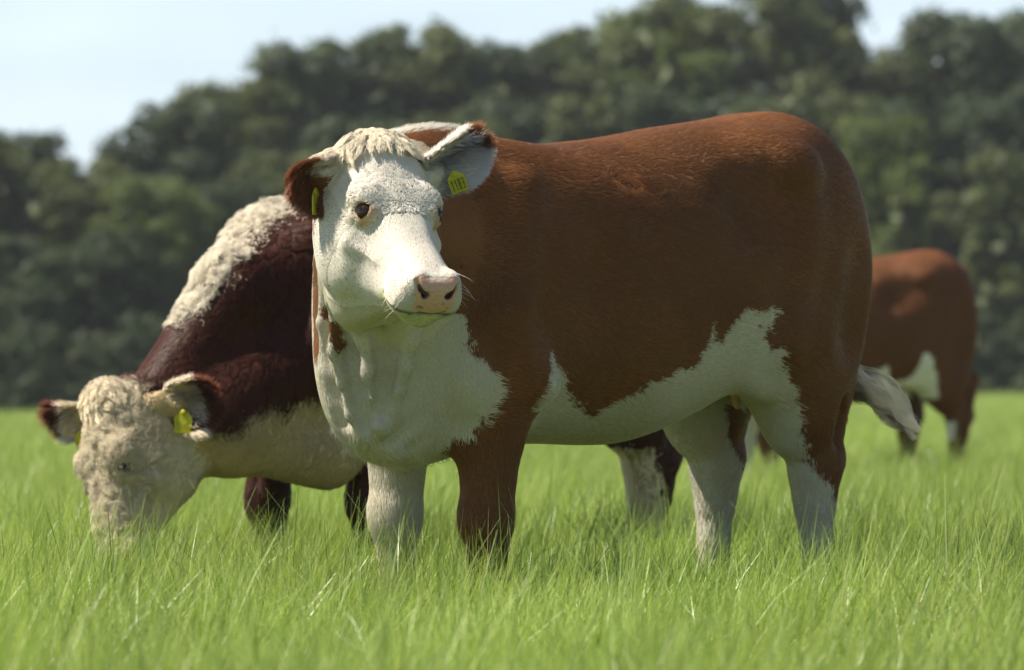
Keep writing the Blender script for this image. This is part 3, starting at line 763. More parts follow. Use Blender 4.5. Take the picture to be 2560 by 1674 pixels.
def make_trees():
    round_ = ([0, .1, .3, .55, .8, 1], [.22, .29, .34, .34, .27, .10])
    tall = ([0, .1, .3, .55, .8, 1], [.18, .24, .28, .28, .22, .08])
    broad = ([0, .15, .4, .7, .9, 1], [.26, .34, .40, .38, .27, .12])
    airy = ([0, .1, .3, .55, .8, 1], [.18, .24, .28, .27, .20, .06])
    crowns = [crown_mesh(1, round_), crown_mesh(2, tall), crown_mesh(3, broad, 90), crown_mesh(4, airy, 66, 170, .011), crown_mesh(5, round_, 86)]
    bush = crown_mesh(6, ([0, .3, .7, 1], [.5, .6, .45, .12]), 60, 110, .024)
    trunks = [trunk_mesh(21), trunk_mesh(22)]
    bark = flat_mat("bark", (.09, .075, .055), .9, .2, .35, 14)
    tints = dict(
        olive=leaf_mat("olive_leaves", (.048, .068, .022), (.124, .150, .048), .30, spec=.25),
        deep=leaf_mat("deep_green_leaves", (.031, .051, .023), (.070, .100, .040), .25, spec=.25),
        fresh=leaf_mat("fresh_green_leaves", (.068, .098, .025), (.145, .185, .048), .30, spec=.25),
        grey=leaf_mat("grey_green_leaves", (.046, .066, .032), (.100, .129, .058), .25, spec=.25))
    def tree(px, top, wpx, D, tint, label, kind=None, base=0, cat="tree"):
        X = (px - CX) / FPX * D; zb = float(ground_z(X, D)); H = CAMH + (HORIZON - top) / FPX * D - zb; W = wpx / FPX * D
        o = link("bush" if kind == 'bush' else "tree", None); o.location = (X, D, zb); tag(o, label, cat, "trees of the wood behind the pasture" if cat == 'tree' else "bushes at the foot of the wood")
        o.rotation_euler.z = random.uniform(0, 6.28)
        if 'beyond the photo' in label: o['group'] = label.replace('tree where', 'trees where').replace('bush where', 'bushes where')
        if kind != 'bush':
            t = link("trunk", random.choice(trunks), o, None); t.scale = (H, H, H)
            if not t.data.materials: t.data.materials.append(bark)
        c = link("crown", bush if kind == 'bush' else crowns[kind if kind is not None else random.randrange(3)], o)
        if not c.data.materials: c.data.materials.append(tints['olive'])
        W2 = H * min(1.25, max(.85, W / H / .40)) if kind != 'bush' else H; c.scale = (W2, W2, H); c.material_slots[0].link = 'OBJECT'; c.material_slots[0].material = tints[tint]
        return o
    # front of the wood: column, top, width in the 1024 px frame, distance, leaf colour, label, crown kind
    A = [(-30, 128, 150, 122, 'olive', "olive tree cut by the photo's left edge", 0),
         (28, 133, 105, 124, 'deep', "dark tree with the small pointed top at far left", 1),
         (82, 158, 100, 121, 'olive', "low olive tree just left of the gap where sky dips lowest", 0),
         (122, 150, 60, 128, 'grey', "thin grey green treetop at the lowest dip of the skyline", 3),
         (172, 100, 118, 126, 'deep', "round dark tree at the left shoulder of the high wood", 0),
         (232, 78, 120, 130, 'olive', "olive tree right of the round dark one, stepping up to the high wood", 4),
         (292, 42, 130, 132, 'grey', "grey green tree with ragged twigs above the grazing cow's withers", 3),
         (352, 40, 120, 134, 'deep', "dark tree straight above the standing cow's left ear in the photo", 1),
         (412, 22, 112, 135, 'olive', "tall olive tree with twin domes behind the standing cow's head", 0),
         (478, 42, 105, 137, 'deep', "dark tree right of the twin domed one", 4),
         (536, 46, 110, 138, 'grey', "grey green tree in the shallow dip above the cow's withers", 3),
         (592, 24, 120, 139, 'olive', "olive tree rising again above the cow's back", 0),
         (662, 4, 140, 140, 'fresh', "tall light green tree above the middle of the cow's back", 4),
         (742, -18, 150, 141, 'olive', "highest olive tree, cut by the top edge above the cow's rump", 2),
         (812, -22, 90, 143, 'grey', "tall loose tree with sky holes left of the right hand sky gap", 3),
         (872, 44, 110, 141, 'olive', "lower olive tree under the right hand sky gap", 0),
         (944, 8, 105, 143, 'grey', "twiggy grey green tree right of the sky gap", 3),
         (1002, 16, 110, 142, 'deep', "dark tree near the top right corner", 0),
         (1060, 6, 120, 143, 'deep', "dark tree cut by the photo's right edge", 4)]
    for px, top, w, D, tint, lab, k in A: tree(px, top, w, D, tint, lab, k)
    # lower trees standing in front of them
    B = [(8, 235, 120, 114, 'grey', "grey green tree low at the left edge of the wood", 3),
         (62, 250, 110, 112, 'deep', "dark low tree in the lower left of the wood", 0),
         (118, 226, 100, 113, 'deep', "shadowy tree between the dark low tree and the bright green one", 1),
         (158, 176, 98, 115, 'fresh', "bright yellow green tree left of the grazing cow's crest", 0),
         (226, 182, 100, 119, 'deep', "dark tree just right of the bright yellow green one", 4),
         (286, 150, 105, 122, 'olive', "olive tree low behind the standing cow's drooping ear", 0),
         (352, 118, 100, 125, 'deep', "dark tree tucked behind the cow's curly poll", 4),
         (430, 112, 110, 127, 'olive', "lower olive tree behind the cow's pricked ear", 2),
         (506, 98, 110, 129, 'deep', "dark lower tree over the cow's withers", 0),
         (584, 96, 100, 128, 'olive', "small olive tree touching the dip of the cow's back", 1),
         (652, 84, 110, 131, 'grey', "grey green lower tree over the cow's loin", 3),
         (728, 92, 115, 132, 'deep', "dark lower tree over the front of the rump", 0),
         (806, 92, 120, 131, 'olive', "lower olive tree behind the tail head", 2),
         (882, 116, 110, 128, 'fresh', "light green lower tree right of the cow's rump", 4),
         (948, 96, 125, 130, 'deep', "dark lower tree above the far cow's rump", 2),
         (1016, 150, 105, 126, 'olive', "olive tree low at the right edge with a bright lower bough", 0),
         (1072, 120, 110, 130, 'deep', "dark tree low beyond the right edge", 1)]
    for px, top, w, D, tint, lab, k in B: tree(px, top, w, D, tint, lab, k)
    # the wood goes on to both sides of the photo
    for i in range(7):
        for sd in (-1, 1):
            px = (-95 - 105 * i) if sd < 0 else (1130 + 105 * i); D = 121 - i if sd < 0 else 143 + i
            tree(px, (118 if sd < 0 else 14) + 22 * math.sin(i * 2.3), 120, D, ('olive', 'deep', 'grey')[i % 3], "tree where the wood goes on beyond the photo's %s edge" % ('left' if sd < 0 else 'right'), (0, 4, 1, 2)[i % 4])
            if i % 2 == 0: tree(px + 30, 330, 100, D - 10, 'deep', "low bush where the wood goes on beyond the photo's %s edge" % ('left' if sd < 0 else 'right'), 'bush', cat="bush")
    Cb = [(-10, 338, 'deep', 'at the left edge'), (40, 322, 'deep', 'left of the grazing cow'), (92, 330, 'grey', "above the grazing cow's far ear"), (142, 312, 'deep', "above the grazing cow's poll"),
          (196, 318, 'olive', "behind the grazing cow's near ear"), (252, 300, 'deep', "behind the grazing cow's neck"), (872, 300, 'deep', "between the standing cow and the far cow"),
          (930, 306, 'deep', "behind the far cow's back"), (984, 312, 'deep', "just right of the far cow's rump"), (1036, 305, 'grey', 'at the right edge')]
    for px, top, tint, lab in Cb:
        D = 109 if px < 400 else 124
        tree(px, top, 84, D, tint, "dark bush at the foot of the wood " + lab, 'bush', cat="bush")
# ----------------------------------------------------------------- coats: brown and white, worked out in each animal's own frame
def seg_dist(P, a, b):
    a, b = np.array(a, float), np.array(b, float); ab = b - a
    t = np.clip((P - a) @ ab / (ab @ ab), 0, 1)
    return np.linalg.norm(P - a - t[:, None] * ab, axis=1)

def head_coords(S, P): return (P - S['poll']) @ S['H'].T

def region_of(S, P):
    """index of the nearest group for every point"""
    gs = ['torso', 'neck', 'head', 'ear', 'fore_left', 'fore_right', 'hind_left', 'hind_right', 'hoof', 'tail']
    best = np.full(len(P), 9.0); reg = np.zeros(len(P), int)
    for gi, g in enumerate(gs):
        for p in S['prims']:
            if p.g != g or p.op == 'sub': continue
            near = np.linalg.norm(P - p.bc, axis=1) < p.br + .08
            if not near.any(): continue
            d = p.d(P[near]); ii = np.nonzero(near)[0]
            m = d < best[ii]; best[ii[m]] = d[m]; reg[ii[m]] = gi
    return reg, gs

MAIN_Z = np.array([(-.40, .909), (-.305, .895), (-.23, .892), (-.193, .886), (-.15, .823), (-.118, .815), (-.104, .865), (-.095, .80), (-.06, .765), (-.029, .76), (.007, .74), (.074, .709), (.133, .678),
                   (.185, .647), (.24, .66), (.289, .699), (.326, .75), (.36, .77), (.387, .80), (.40, .76), (.419, .709), (.432, .60), (.46, .58)])
MAIN_LEG = np.array([(.44, -.66), (.455, -.62), (.492, -.591), (.536, -.565), (.60, -.515), (.66, -.485), (.729, -.43), (.793, -.365), (.83, -.325), (.856, -.315), (.885, -.345), (.907, -.375), (.93, -.40)])
MAIN_BX = np.array([(.56, .555), (.608, .553), (.649, .538), (.70, .518), (.75, .545), (.79, .596), (.86, .60), (.90, .64)])

def main_coat(S, P, N, reg, gs):
    """white = 1, brown = 0"""
    x, y, z = P.T; R = lambda g: reg == gs.index(g)
    j = vnoise(P, .02, 5) * .012 + vnoise(P, .007, 6) * .007 + vnoise(P * [1, 1, .35], .012, 61) * .010
    X, Z = x + j, z + j * 1.2
    w = np.zeros(len(P))
    belly = (X > -.40) & (X < .46) & (Z < np.interp(x, MAIN_Z[:, 0], MAIN_Z[:, 1]))
    belly &= (y < 0) | (X + j > np.interp(z, MAIN_LEG[:, 0], MAIN_LEG[:, 1]))
    w[belly] = 1
    rear = (X <= -.40) & (z < .93); off = np.where(y < 0, -.05, 0)
    w[rear & (X > np.interp(z, MAIN_LEG[:, 0], MAIN_LEG[:, 1]) + off)] = 1
    w[(x < -.3) & (Z < np.where(y > 0, .475, .52))] = 1
    w[(x < -.3) & (y > 0) & (np.hypot((x + .665) / .030, (z - .475) / .05) + j * 20 < 1)] = 0
    w[(x < -.3) & (y < 0) & (x + j < -.655) & (z > .46) & (z < .60)] = 0
    w[(np.abs(y) < .13) & (z < .80) & (x < -.25) & (x > -.62) & (R('torso'))] = 1       # udder
    chest = (X > np.interp(z, MAIN_BX[:, 0], MAIN_BX[:, 1])) & (z < .88)
    w[chest & (x > .4)] = 1
    hv = head_coords(S, P)[:, 1]
    w[(z >= .86) & (x > .64) & (N[:, 0] + j * 8 > .3) & (z < 1.16) & (hv + j < .07)] = 1
    w[(z >= .86) & (x > .5) & (y < .02) & (z < 1.15) & (N[:, 0] + j * 8 > -.1)] = 1
    for a, b, r in (((.80, -.10, 1.0), (.80, -.065, .80), .034), ((.80, -.074, .96), (.838, .01, .89), .013), ((.838, .01, .89), (.868, .077, .85), .017), ((.868, .077, .85), (.852, .075, .80), .014), ((.80, .02, .92), (.805, -.02, .84), .012)):
        w[(seg_dist(P, a, b) + j * .6 < r)] = 0
    w[(z > 1.255) & (np.abs(y - .30 * np.clip(x - .45, 0, 1)) + j < .06) & (x > .42) & (N[:, 2] > .35)] = 1   # crest stripe
    fr = R('fore_right'); w[fr & (Z < .66)] = 1
    fl = R('fore_left'); w[fl] = 0
    w[fl & (X > np.interp(z, MAIN_BX[:, 0], MAIN_BX[:, 1])) & (z > .59)] = 1
    w[(z < .62) & (np.abs(y) < .10) & (x > .3)] = 1
    hc = head_coords(S, P); u, v, ww = hc.T
    hd = R('head') | ((np.linalg.norm(hc - [.15, 0, -.1], axis=1) < .24) & (u > .02 - ww * .2))
    hd &= R('head') | (v + j < .075)
    w[R('neck') & (v + j > .085) & (z > .88) & (z < 1.24)] = 0
    w[hd & (u > -.03)] = 1
    for s, e in ((-1, S['ears'][0]), (1, S['ears'][1])):
        dist = np.linalg.norm(P - e.o, axis=1)
        a, b, c = e.uvw(P)
        close = (a > -.03) & (a < e.L + .02) & (np.abs(c) < .07) & (np.abs(b) < e.W + .02) & R('ear')
        if s > 0:
            w[close] = 1; w[close & (a + j * 2 > e.L * .90) ] = 0; w[close & (c < -.002) & (a > e.L * .70)] = 0
            w[(seg_dist(P, S['L'](.03, .095, .0), S['L'](.085, .125, -.03)) < .018 + j) & ~close] = 0
        else:
            w[close] = 0; w[close & (b < -e.W * .15) & (a < e.L * .6)] = .85; 
            w[(seg_dist(P, S['L'](.07, -.12, -.12), S['L'](.125, -.135, -.165)) < .016 + j) & ~close] = 0
            w[(seg_dist(P, S['L'](.02, -.085, .0), S['L'](.05, -.105, -.02)) < .012 + j) & ~close] = 0
    return w

GR_CREST = np.array([(.40, 1.265), (.53, 1.255), (.57, 1.24), (.666, 1.195), (.753, 1.125), (.836, 1.045), (.896, .975), (.946, .925)])
GR_LOW = np.array([(-.5, .60), (.2, .64), (.497, .72), (.549, .703), (.659, .672), (.776, .667), (.833, .612), (.882, .600), (1.044, .643), (1.108, .661)])

def graze_coat(S, P, N, reg, gs):
    x, y, z = P.T; R = lambda g: reg == gs.index(g)
    j = vnoise(P, .03, 15) * .020 + vnoise(P, .012, 16) * .014
    w = np.zeros(len(P))
    w[(x > .38) & (x + j < .955) & (z + j > np.interp(x, GR_CREST[:, 0], GR_CREST[:, 1]))] = 1
    w[(z + j < np.interp(x, GR_LOW[:, 0], GR_LOW[:, 1])) & (x > -.5)] = 1
    hc = head_coords(S, P); u, v, ww = hc.T
    w[(u + j > -.028 + .62 * np.clip(-ww - .01, 0, 1) - .3 * np.clip(-ww - .2, 0, 1)) & (np.linalg.norm(hc - [.2, 0, -.1], axis=1) < .42) & (x > .85)] = 1
    for g in ('fore_left', 'fore_right'): w[R(g) & (z < .55 + j)] = 0
    hl = R('hind_left') | R('hind_right'); w[hl & (z < .60)] = 0
    w[hl & (z + j < .55) & (x + j * 1.5 > np.interp(z, [.35, .45, .5, .56], [-.66, -.62, -.60, -.60]) + np.where(y < 0, -.16, 0))] = 1
    w[hl & (z + j < .36)] = 1
    for s, e in ((-1, S['ears'][0]), (1, S['ears'][1])):
        a, b, c = e.uvw(P); m = R('ear')  & (np.abs(b) < e.W + .02) & (a > -.03) & (a < e.L + .02) & (np.abs(c) < .07)
        w[m] = 1; w[m & (a + j > e.L * .62)] = 0
        if s > 0: w[m & (b * -1 > e.W * .45)] = 0
    return w

def far_coat(S, P, N, reg, gs):
    x, y, z = P.T; R = lambda g: reg == gs.index(g)
    j = vnoise(P, .05, 25) * .03
    w = np.zeros(len(P))
    w[(z + j < np.interp(x, [-.55, -.5, -.42, -.36, -.28, -.2, .1, .5], [.60, .76, .88, .72, .69, .80, .64, .60]))] = 1
    hl = R('hind_left') | R('hind_right') | R('fore_left'); w[hl & (z < .62)] = 0
    w[R('hind_left') & (z > .40) & (z < .50) & (x > -.655)] = 1
    w[R('tail') & (z < 1.0)] = 1
    hc = head_coords(S, P); w[(hc[:, 0] > .02) & R('head')] = 1
    w[(x > .7) & (z < 1.0)] = 1
    w[R('fore_right') & (z < .6)] = 1
    return w

# ----------------------------------------------------------------- hair
def sample_roots(V, Q, N, n, weight, seed):
    r = np.random.default_rng(seed)
    a, b, c, d = (V[Q[:, i]] for i in range(4))
    area = np.linalg.norm(np.cross(c - a, d - b), axis=1) * .5 * weight(V[Q].mean(1), N[Q].mean(1))
    cum = np.cumsum(area); f = np.searchsorted(cum, r.random(n) * cum[-1]); f = np.minimum(f, len(Q) - 1)
    s, t = r.random(n)[:, None], r.random(n)[:, None]
    P = (a[f] * (1 - s) + b[f] * s) * (1 - t) + (d[f] * (1 - s) + c[f] * s) * t
    M = unit((N[Q[f, 0]] * (1 - s) + N[Q[f, 1]] * s) * (1 - t) + (N[Q[f, 3]] * (1 - s) + N[Q[f, 2]] * s) * t)
    return P, M

def hair_object(name, pts, rad, col, mat, parent, nrm=None):
    """pts (n, k, 3) in the animal's frame"""
    n, k = pts.shape[:2]
    hc = bpy.data.hair_curves.new(name); hc.add_curves([k] * n)
    hc.points.foreach_set("position", np.ascontiguousarray(pts, np.float32).ravel())
    t = np.linspace(0, 1, k)[None, :]
    R = (np.broadcast_to(np.asarray(rad, float).reshape(-1, 1), (n, 1)) * (1 - .8 * t ** 1.6)).astype(np.float32)
    a = hc.attributes.get("radius") or hc.attributes.new("radius", 'FLOAT', 'POINT'); a.data.foreach_set("value", R.ravel())
    c4 = np.ones((n, 4), np.float32); c4[:, :3] = col
    a = hc.attributes.new("hair_color", 'FLOAT_COLOR', 'CURVE'); a.data.foreach_set("color", c4.ravel())
    if nrm is None:                                                 # loose hair: across its own length, upward
        t = unit(pts[:, -1] - pts[:, 0]); nrm = unit(np.array([0, 0, 1.0]) - t * t[:, 2:3])
    a = hc.attributes.new("skin_normal", 'FLOAT_VECTOR', 'CURVE'); a.data.foreach_set("vector", np.ascontiguousarray(nrm, np.float32).ravel())
    hc.materials.append(mat)
    o = bpy.data.objects.new(name, hc); COL.objects.link(o); o.parent = parent
    return o

def grow(P, N, D, L, lift, k=5, clump=0.0, clump_n=0, wave=0.0, wlen=.02, curl=0.0, droop=0.0, seed=0, jitter=.25):
    """hair from roots P along skin direction D, length L, raised by lift (radians)"""
    r = np.random.default_rng(seed); n = len(P)
    L = np.broadcast_to(L, (n,)).astype(float); lift = np.broadcast_to(lift, (n,)).astype(float)
    D = D + r.normal(0, jitter, (n, 3)); T = unit(D - (D * N).sum(1)[:, None] * N); B = np.cross(N, T)
    t = np.linspace(0, 1, k); pts = np.zeros((n, k, 3))
    sl, cl = np.sin(lift)[:, None], np.cos(lift)[:, None]
    ph = vnoise(P, .018, seed + 2) * 6.0 + r.normal(0, .35, n)
    for i, s in enumerate(t):
        ls = (L * s)[:, None]
        p = P + T * ls * cl + N * ls * sl * (1 - .45 * s)
        if wave: p = p + B * (np.sin(ph + s * (L / wlen) * 6.28) * wave * s ** .5)[:, None] + N * (np.abs(np.cos(ph + s * (L / wlen) * 6.28)) * wave * .5 * s)[:, None]
        if curl: p = p + (B * (np.sin(ph * .6 + s * 5.5) - np.sin(ph * .6))[:, None] + N * (np.cos(ph * .6 + s * 5.5) - np.cos(ph * .6))[:, None] * .7) * curl
        if droop: p[:, 2] -= droop * (L * s * s)
        pts[:, i] = p
    if clump and clump_n:
        idx = r.choice(n, clump_n, replace=False); kd = kdtree.KDTree(clump_n)
        for q, c in enumerate(idx): kd.insert(P[c], q)
        kd.balance()
        near = np.fromiter((kd.find(p)[1] for p in P), dtype=np.int64, count=n)
        g = pts[idx[near]]; ok = (np.linalg.norm(P - P[idx[near]], axis=1) < .05) & ((N * N[idx[near]]).sum(1) > .2)
        f = (clump * t ** 1.3)[None, :, None] * ok[:, None, None]
        pts = pts * (1 - f) + (g + (P[:, None] - g[:, :1]) * .25) * f
    return pts

def uv_ball(name, c, rad, axes, mat, parent, sc=(1, 1, 1), nu=20, nv=14):
    u = np.linspace(0, 2 * np.pi, nu, endpoint=False); v = np.linspace(0, np.pi, nv)
    V = np.array([[np.sin(b) * np.cos(a), np.sin(b) * np.sin(a), np.cos(b)] for b in v for a in u]) * rad * np.array(sc)
    V = V @ np.array(axes) + c
    F = [[i * nu + k, i * nu + (k + 1) % nu, (i + 1) * nu + (k + 1) % nu, (i + 1) * nu + k] for i in range(nv - 1) for k in range(nu)]
    return link(name, mesh_np(name, V, np.array(F)), parent, mat)

GLYPH = {'1': [((.5, 0), (.5, 1)), ((.3, .8), (.5, 1))], '0': [((.2, 0), (.2, 1)), ((.8, 0), (.8, 1)), ((.2, 1), (.8, 1)), ((.2, 0), (.8, 0))],
         '8': [((.2, 0), (.2, 1)), ((.8, 0), (.8, 1)), ((.2, 1), (.8, 1)), ((.2, 0), (.8, 0)), ((.2, .5), (.8, .5))],
         '3': [((.8, 0), (.8, 1)), ((.2, 1), (.8, 1)), ((.2, 0), (.8, 0)), ((.3, .5), (.8, .5))]}

def ear_tag(org, down, face, w, h, parent, mats, text=None):
    """flat yellow tag hanging from its button: down = long axis, face = the side that shows"""
    d = unit(down); f = np.array(face, float); f = unit(f - (f @ d) * d); s = np.cross(d, f)
    def box(c0, c1, t0, t1, out):
        (a0, b0), (a1, b1) = c0, c1
        base = sum(len(v) for v, _ in out)
        V = [org + s * a + d * b + f * t for t in (t0, t1) for a, b in ((a0, b0), (a1, b0), (a1, b1), (a0, b1))]
        out.append((np.array(V), np.array([[3, 2, 1, 0], [4, 5, 6, 7], [0, 1, 5, 4], [1, 2, 6, 5], [2, 3, 7, 6], [3, 0, 4, 7]]) + base))
    P = []; e = w * .07
    # plate with cut corners at the top, and a raised rim
    out = [(-w * .22, 0), (w * .22, 0), (w * .5, h * .25), (w * .5, h), (-w * .5, h), (-w * .5, h * .25)]
    bend = lambda b: -.010 * (b / h) ** 2
    V = []; 
    for t in (0, .0022):
        for a, b in out: V.append(org + s * a + d * b + f * (t + bend(b)))
    me = bpy.data.meshes.new("ear_tag"); n = 6
    me.from_pydata([tuple(v) for v in V], [], [tuple(range(n - 1, -1, -1)), tuple(range(n, 2 * n))] + [(i, (i + 1) % n, n + (i + 1) % n, n + i) for i in range(n)])
    o = link("ear_tag", me, parent, mats[0])
    bars = []
    def bar(a, b, wd, t0, t1):
        a, b = np.array(a, float), np.array(b, float); q = b - a; L = np.linalg.norm(q); q = q / L; nn = np.array([-q[1], q[0]]) * wd / 2
        base = sum(len(v) for v, _ in bars); C = [a - nn - q * wd / 2, b - nn + q * wd / 2, b + nn + q * wd / 2, a + nn - q * wd / 2]
        V = [org + s * c[0] + d * c[1] + f * (t + bend(c[1])) for t in (t0, t1) for c in C]
        bars.append((np.array(V), np.array([[3, 2, 1, 0], [4, 5, 6, 7], [0, 1, 5, 4], [1, 2, 6, 5], [2, 3, 7, 6], [3, 0, 4, 7]]) + base))
    rim = [(-w * .46, h * .28), (-w * .46, h * .97), (w * .46, h * .97), (w * .46, h * .28)]
    for a, b in zip(rim[:-1], rim[1:]): bar(a, b, w * .07, .0018, .0036)
    link("raised_rim", mesh_np("raised_rim", np.concatenate([b[0] for b in bars]), np.concatenate([b[1] for b in bars]), smooth=False), o, mats[0])
    if text:
        bars.clear(); cw = w * .80 / len(text)
        for i, ch in enumerate(text):
            for p, q in GLYPH[ch]:
                T = lambda m: (w * .40 - cw * (i + .12 + m[0] * .76), h * (.86 - .50 * m[1]))
                bar(T(p), T(q), w * .055, .0018, .0030)
        link("digits", mesh_np("digits", np.concatenate([b[0] for b in bars]), np.concatenate([b[1] for b in bars]), smooth=False), o, mats[1])
    uv_ball("tag_button", org + f * .002 + d * .002, .009, np.stack([s, d, f]), mats[0], o, (1, 1, .45), 12, 8)
    return o

WHITE, CREAM = np.array([.76, .705, .60]), np.array([.66, .56, .40])

def build_body(name, label, S, coat, brown, white, dark_legs=None):
    root = link(name, None); root.matrix_world = S['M']
    V, Q, N = implicit_mesh(S['prims'], *S['box'])
    if S.get('fold'): pass
    reg, gs = region_of(S, V)
    w = coat(S, V, N, reg, gs)
    hc = head_coords(S, V); sc = S['sc']
    C = brown * (1 + .10 * fbm(V, .16, 3)[:, None]) * (1 - w[:, None]) + white * w[:, None]
    pink = np.array([.60, .36, .26]); bare = np.zeros(len(V))
    def paint(mask, col):
        m = np.clip(mask, 0, 1)[:, None]; C[:] = C * (1 - m) + np.array(col) * m
    u, v, ww = (hc / np.array(sc)).T
    hd = reg == gs.index('head')
    nose = hd * np.clip((u + vnoise(V, .006, 45) * .004 - (.474 + .10 * np.clip(-.012 - ww, -1, .0) - .012 * (np.abs(v) > .02))) / .006, 0, 1) * (ww > -.068) * (ww < .008) * np.clip((.050 - .22 * np.abs(ww + .022) + vnoise(V, .008, 46) * .003 - np.abs(v)) / .004, 0, 1)
    paint(nose, pink); bare = np.maximum(bare, nose)
    sp = nose * np.clip((vnoise(V, .009, 44) - .42) * 6, 0, 1) * (ww < -.03); paint(sp * .75, (.12, .11, .08))
    for s in (1, -1):
        dn = seg_dist(hc / np.array(sc), (.488, .026 * s, -.030), (.462, .039 * s, -.020)); paint(hd * np.clip((.0115 - dn) / .005, 0, 1), (.03, .012, .008))
        ea = eye_axes(S['H'], s); eq = (V - S['L'](.216, .072 * s, -.021)) @ ea.T
        de = np.where(eq[:, 0] > 0, np.hypot(eq[:, 1] / 1.5, eq[:, 2]), 9)
        eye = hd * np.clip((.0165 - de) / .004, 0, 1); paint(eye * .85, (.40, .20, .08)); bare = np.maximum(bare, eye)
        paint(hd * np.clip((.0125 - de) / .0025, 0, 1), (.06, .028, .018))
        dt = seg_dist(hc / np.array(sc), (.226, .062 * s, -.008), (.252, .058 * s, -.008)); paint(hd * np.clip((.012 - dt) / .008, 0, 1) * .55, (.52, .33, .12))
        e = S['ears'][0 if s < 0 else 1]; a, b, c = e.uvw(V); ins = (reg == gs.index('ear')) & (a > .01) & (a < e.L * .7) & (np.abs(b) < e.W * .6) & (c > -.03)
        m = ins & ((N @ e.c) > .2); paint(m * (.75 if s < 0 else .3), (.16, .085, .055))
    mouth = hd * np.clip((.006 - np.abs(ww + .080 + .16 * (.46 - u))) / .004, 0, 1) * (u > .38); paint(mouth * .8, (.10, .06, .035))
    lip = hd * (ww < -.083 - .16 * (.46 - u)) * np.clip((u - .38) / .05, 0, 1); paint(lip * .35, (.46, .48, .28))
    hoof = (reg == gs.index('hoof')) & (V[:, 2] < .075); paint(hoof * 1.0, (.035, .028, .02)); bare = np.maximum(bare, hoof)
    ud = (np.abs(V[:, 1]) < .12) & (V[:, 2] < .79) & (V[:, 0] < -.30) & (V[:, 0] > -.60) & (N[:, 2] < -.4); paint(ud * .5, (.62, .42, .30))
    me = mesh_np("body", V, Q); color_attr(me, "coat", C)
    a = me.attributes.new("bare", 'FLOAT', 'POINT'); a.data.foreach_set("value", bare.astype(np.float32))
    body = link("body", me, root, MAT['hide'])
    return root, dict(V=V, Q=Q, N=N, reg=reg, gs=gs, bare=bare)

def add_eyes(root, S, mat='eye'):
    for s in (-1, 1):
        ax = eye_axes(S['H'], s); c = S['L'](.216, .072 * s, -.021) + ax[0] * .0088
        ball = uv_ball("eye", c, .0195, ax, MAT[mat], root, (1, 1, 1), 24, 16)
        look = unit(ax[0] + ax[1] * .12); ax = S['H']
        t1 = unit(np.cross(look, ax[2])); t2 = np.cross(look, t1)
        uv_ball("pupil", c + look * .0122, .0092, np.stack([t1, t2, look]), MAT['pupil'], ball, (1.15, .8, 1), 16, 10)

def flow(S, P, N, reg, gs):
    """the way the coat lies"""
    D = np.tile(np.array([-1.0, 0, -.30]), (len(P), 1))
    D += np.stack([vnoise(P, .12, 31), vnoise(P, .12, 32), vnoise(P, .12, 33)], 1) * .5
    g = lambda n: reg == gs.index(n)
    legs = (g('fore_left') | g('fore_right') | g('hind_left') | g('hind_right') | g('hoof')) & (P[:, 2] < .62)
    D[legs] = [-.15, 0, -1.0]
    chest = (P[:, 0] > .55) & (P[:, 2] < .95); D[chest] = [-.25, 0, -1.0]
    nk = g('neck'); D[nk] = [-.7, 0, -.6]
    t = g('tail'); D[t] = [0, 0, -1]
    H = S['H']; hd = g('head'); hc = head_coords(S, P)
    wh = np.array([.215, 0, .01]) * S['sc']; rel = hc - wh; rel[:, 2] = 0; dist = np.linalg.norm(rel[:, :2], axis=1)
    hh = rel / np.maximum(dist, .01)[:, None]                      # hair runs out from the whorl between the eyes
    hh = hh * np.clip(1.4 - dist / .16, .15, 1)[:, None] + np.array([1, 0, 0]) * np.where(hc[:, 0] > wh[0], 1, -.3)[:, None] * np.clip(dist / .10, 0, 1)[:, None]
    hh[:, 2] -= .3 * np.clip(np.abs(hc[:, 1]) / .08 - .6, 0, 1)
    D[hd] = (hh @ H)[hd]
    for e in S['ears']:
        a, b, c = e.uvw(P); m = g('ear') & (a > -.03) & (a < e.L + .02) & (np.abs(b) < e.W + .03) & (np.abs(c) < .09)
        D[m] = e.a + .5 * np.sign(b[m])[:, None] * e.b * np.clip(np.abs(b[m]) / e.W, 0, 1)[:, None]
    return D

def coat_colour(S, P, N, reg, gs, coat, brown, white, r, var=.16, mix=.004):
    w = coat(S, P + r.normal(0, mix, P.shape), N, reg, gs)       # hairs of both colours mingle along every border
    n = fbm(P, .10, 71)[:, None]; k = r.normal(0, var, (len(P), 1))
    b = brown * (1 + .22 * n + .12 * vnoise(P, .35, 72)[:, None] + k); b[:, 0] *= (1 + .06 * vnoise(P, .3, 73)); wh = white * (1 + .03 * n + k * .28)
    C = b * (1 - w[:, None]) + wh * w[:, None]
    return np.clip(C, .004, .95), w

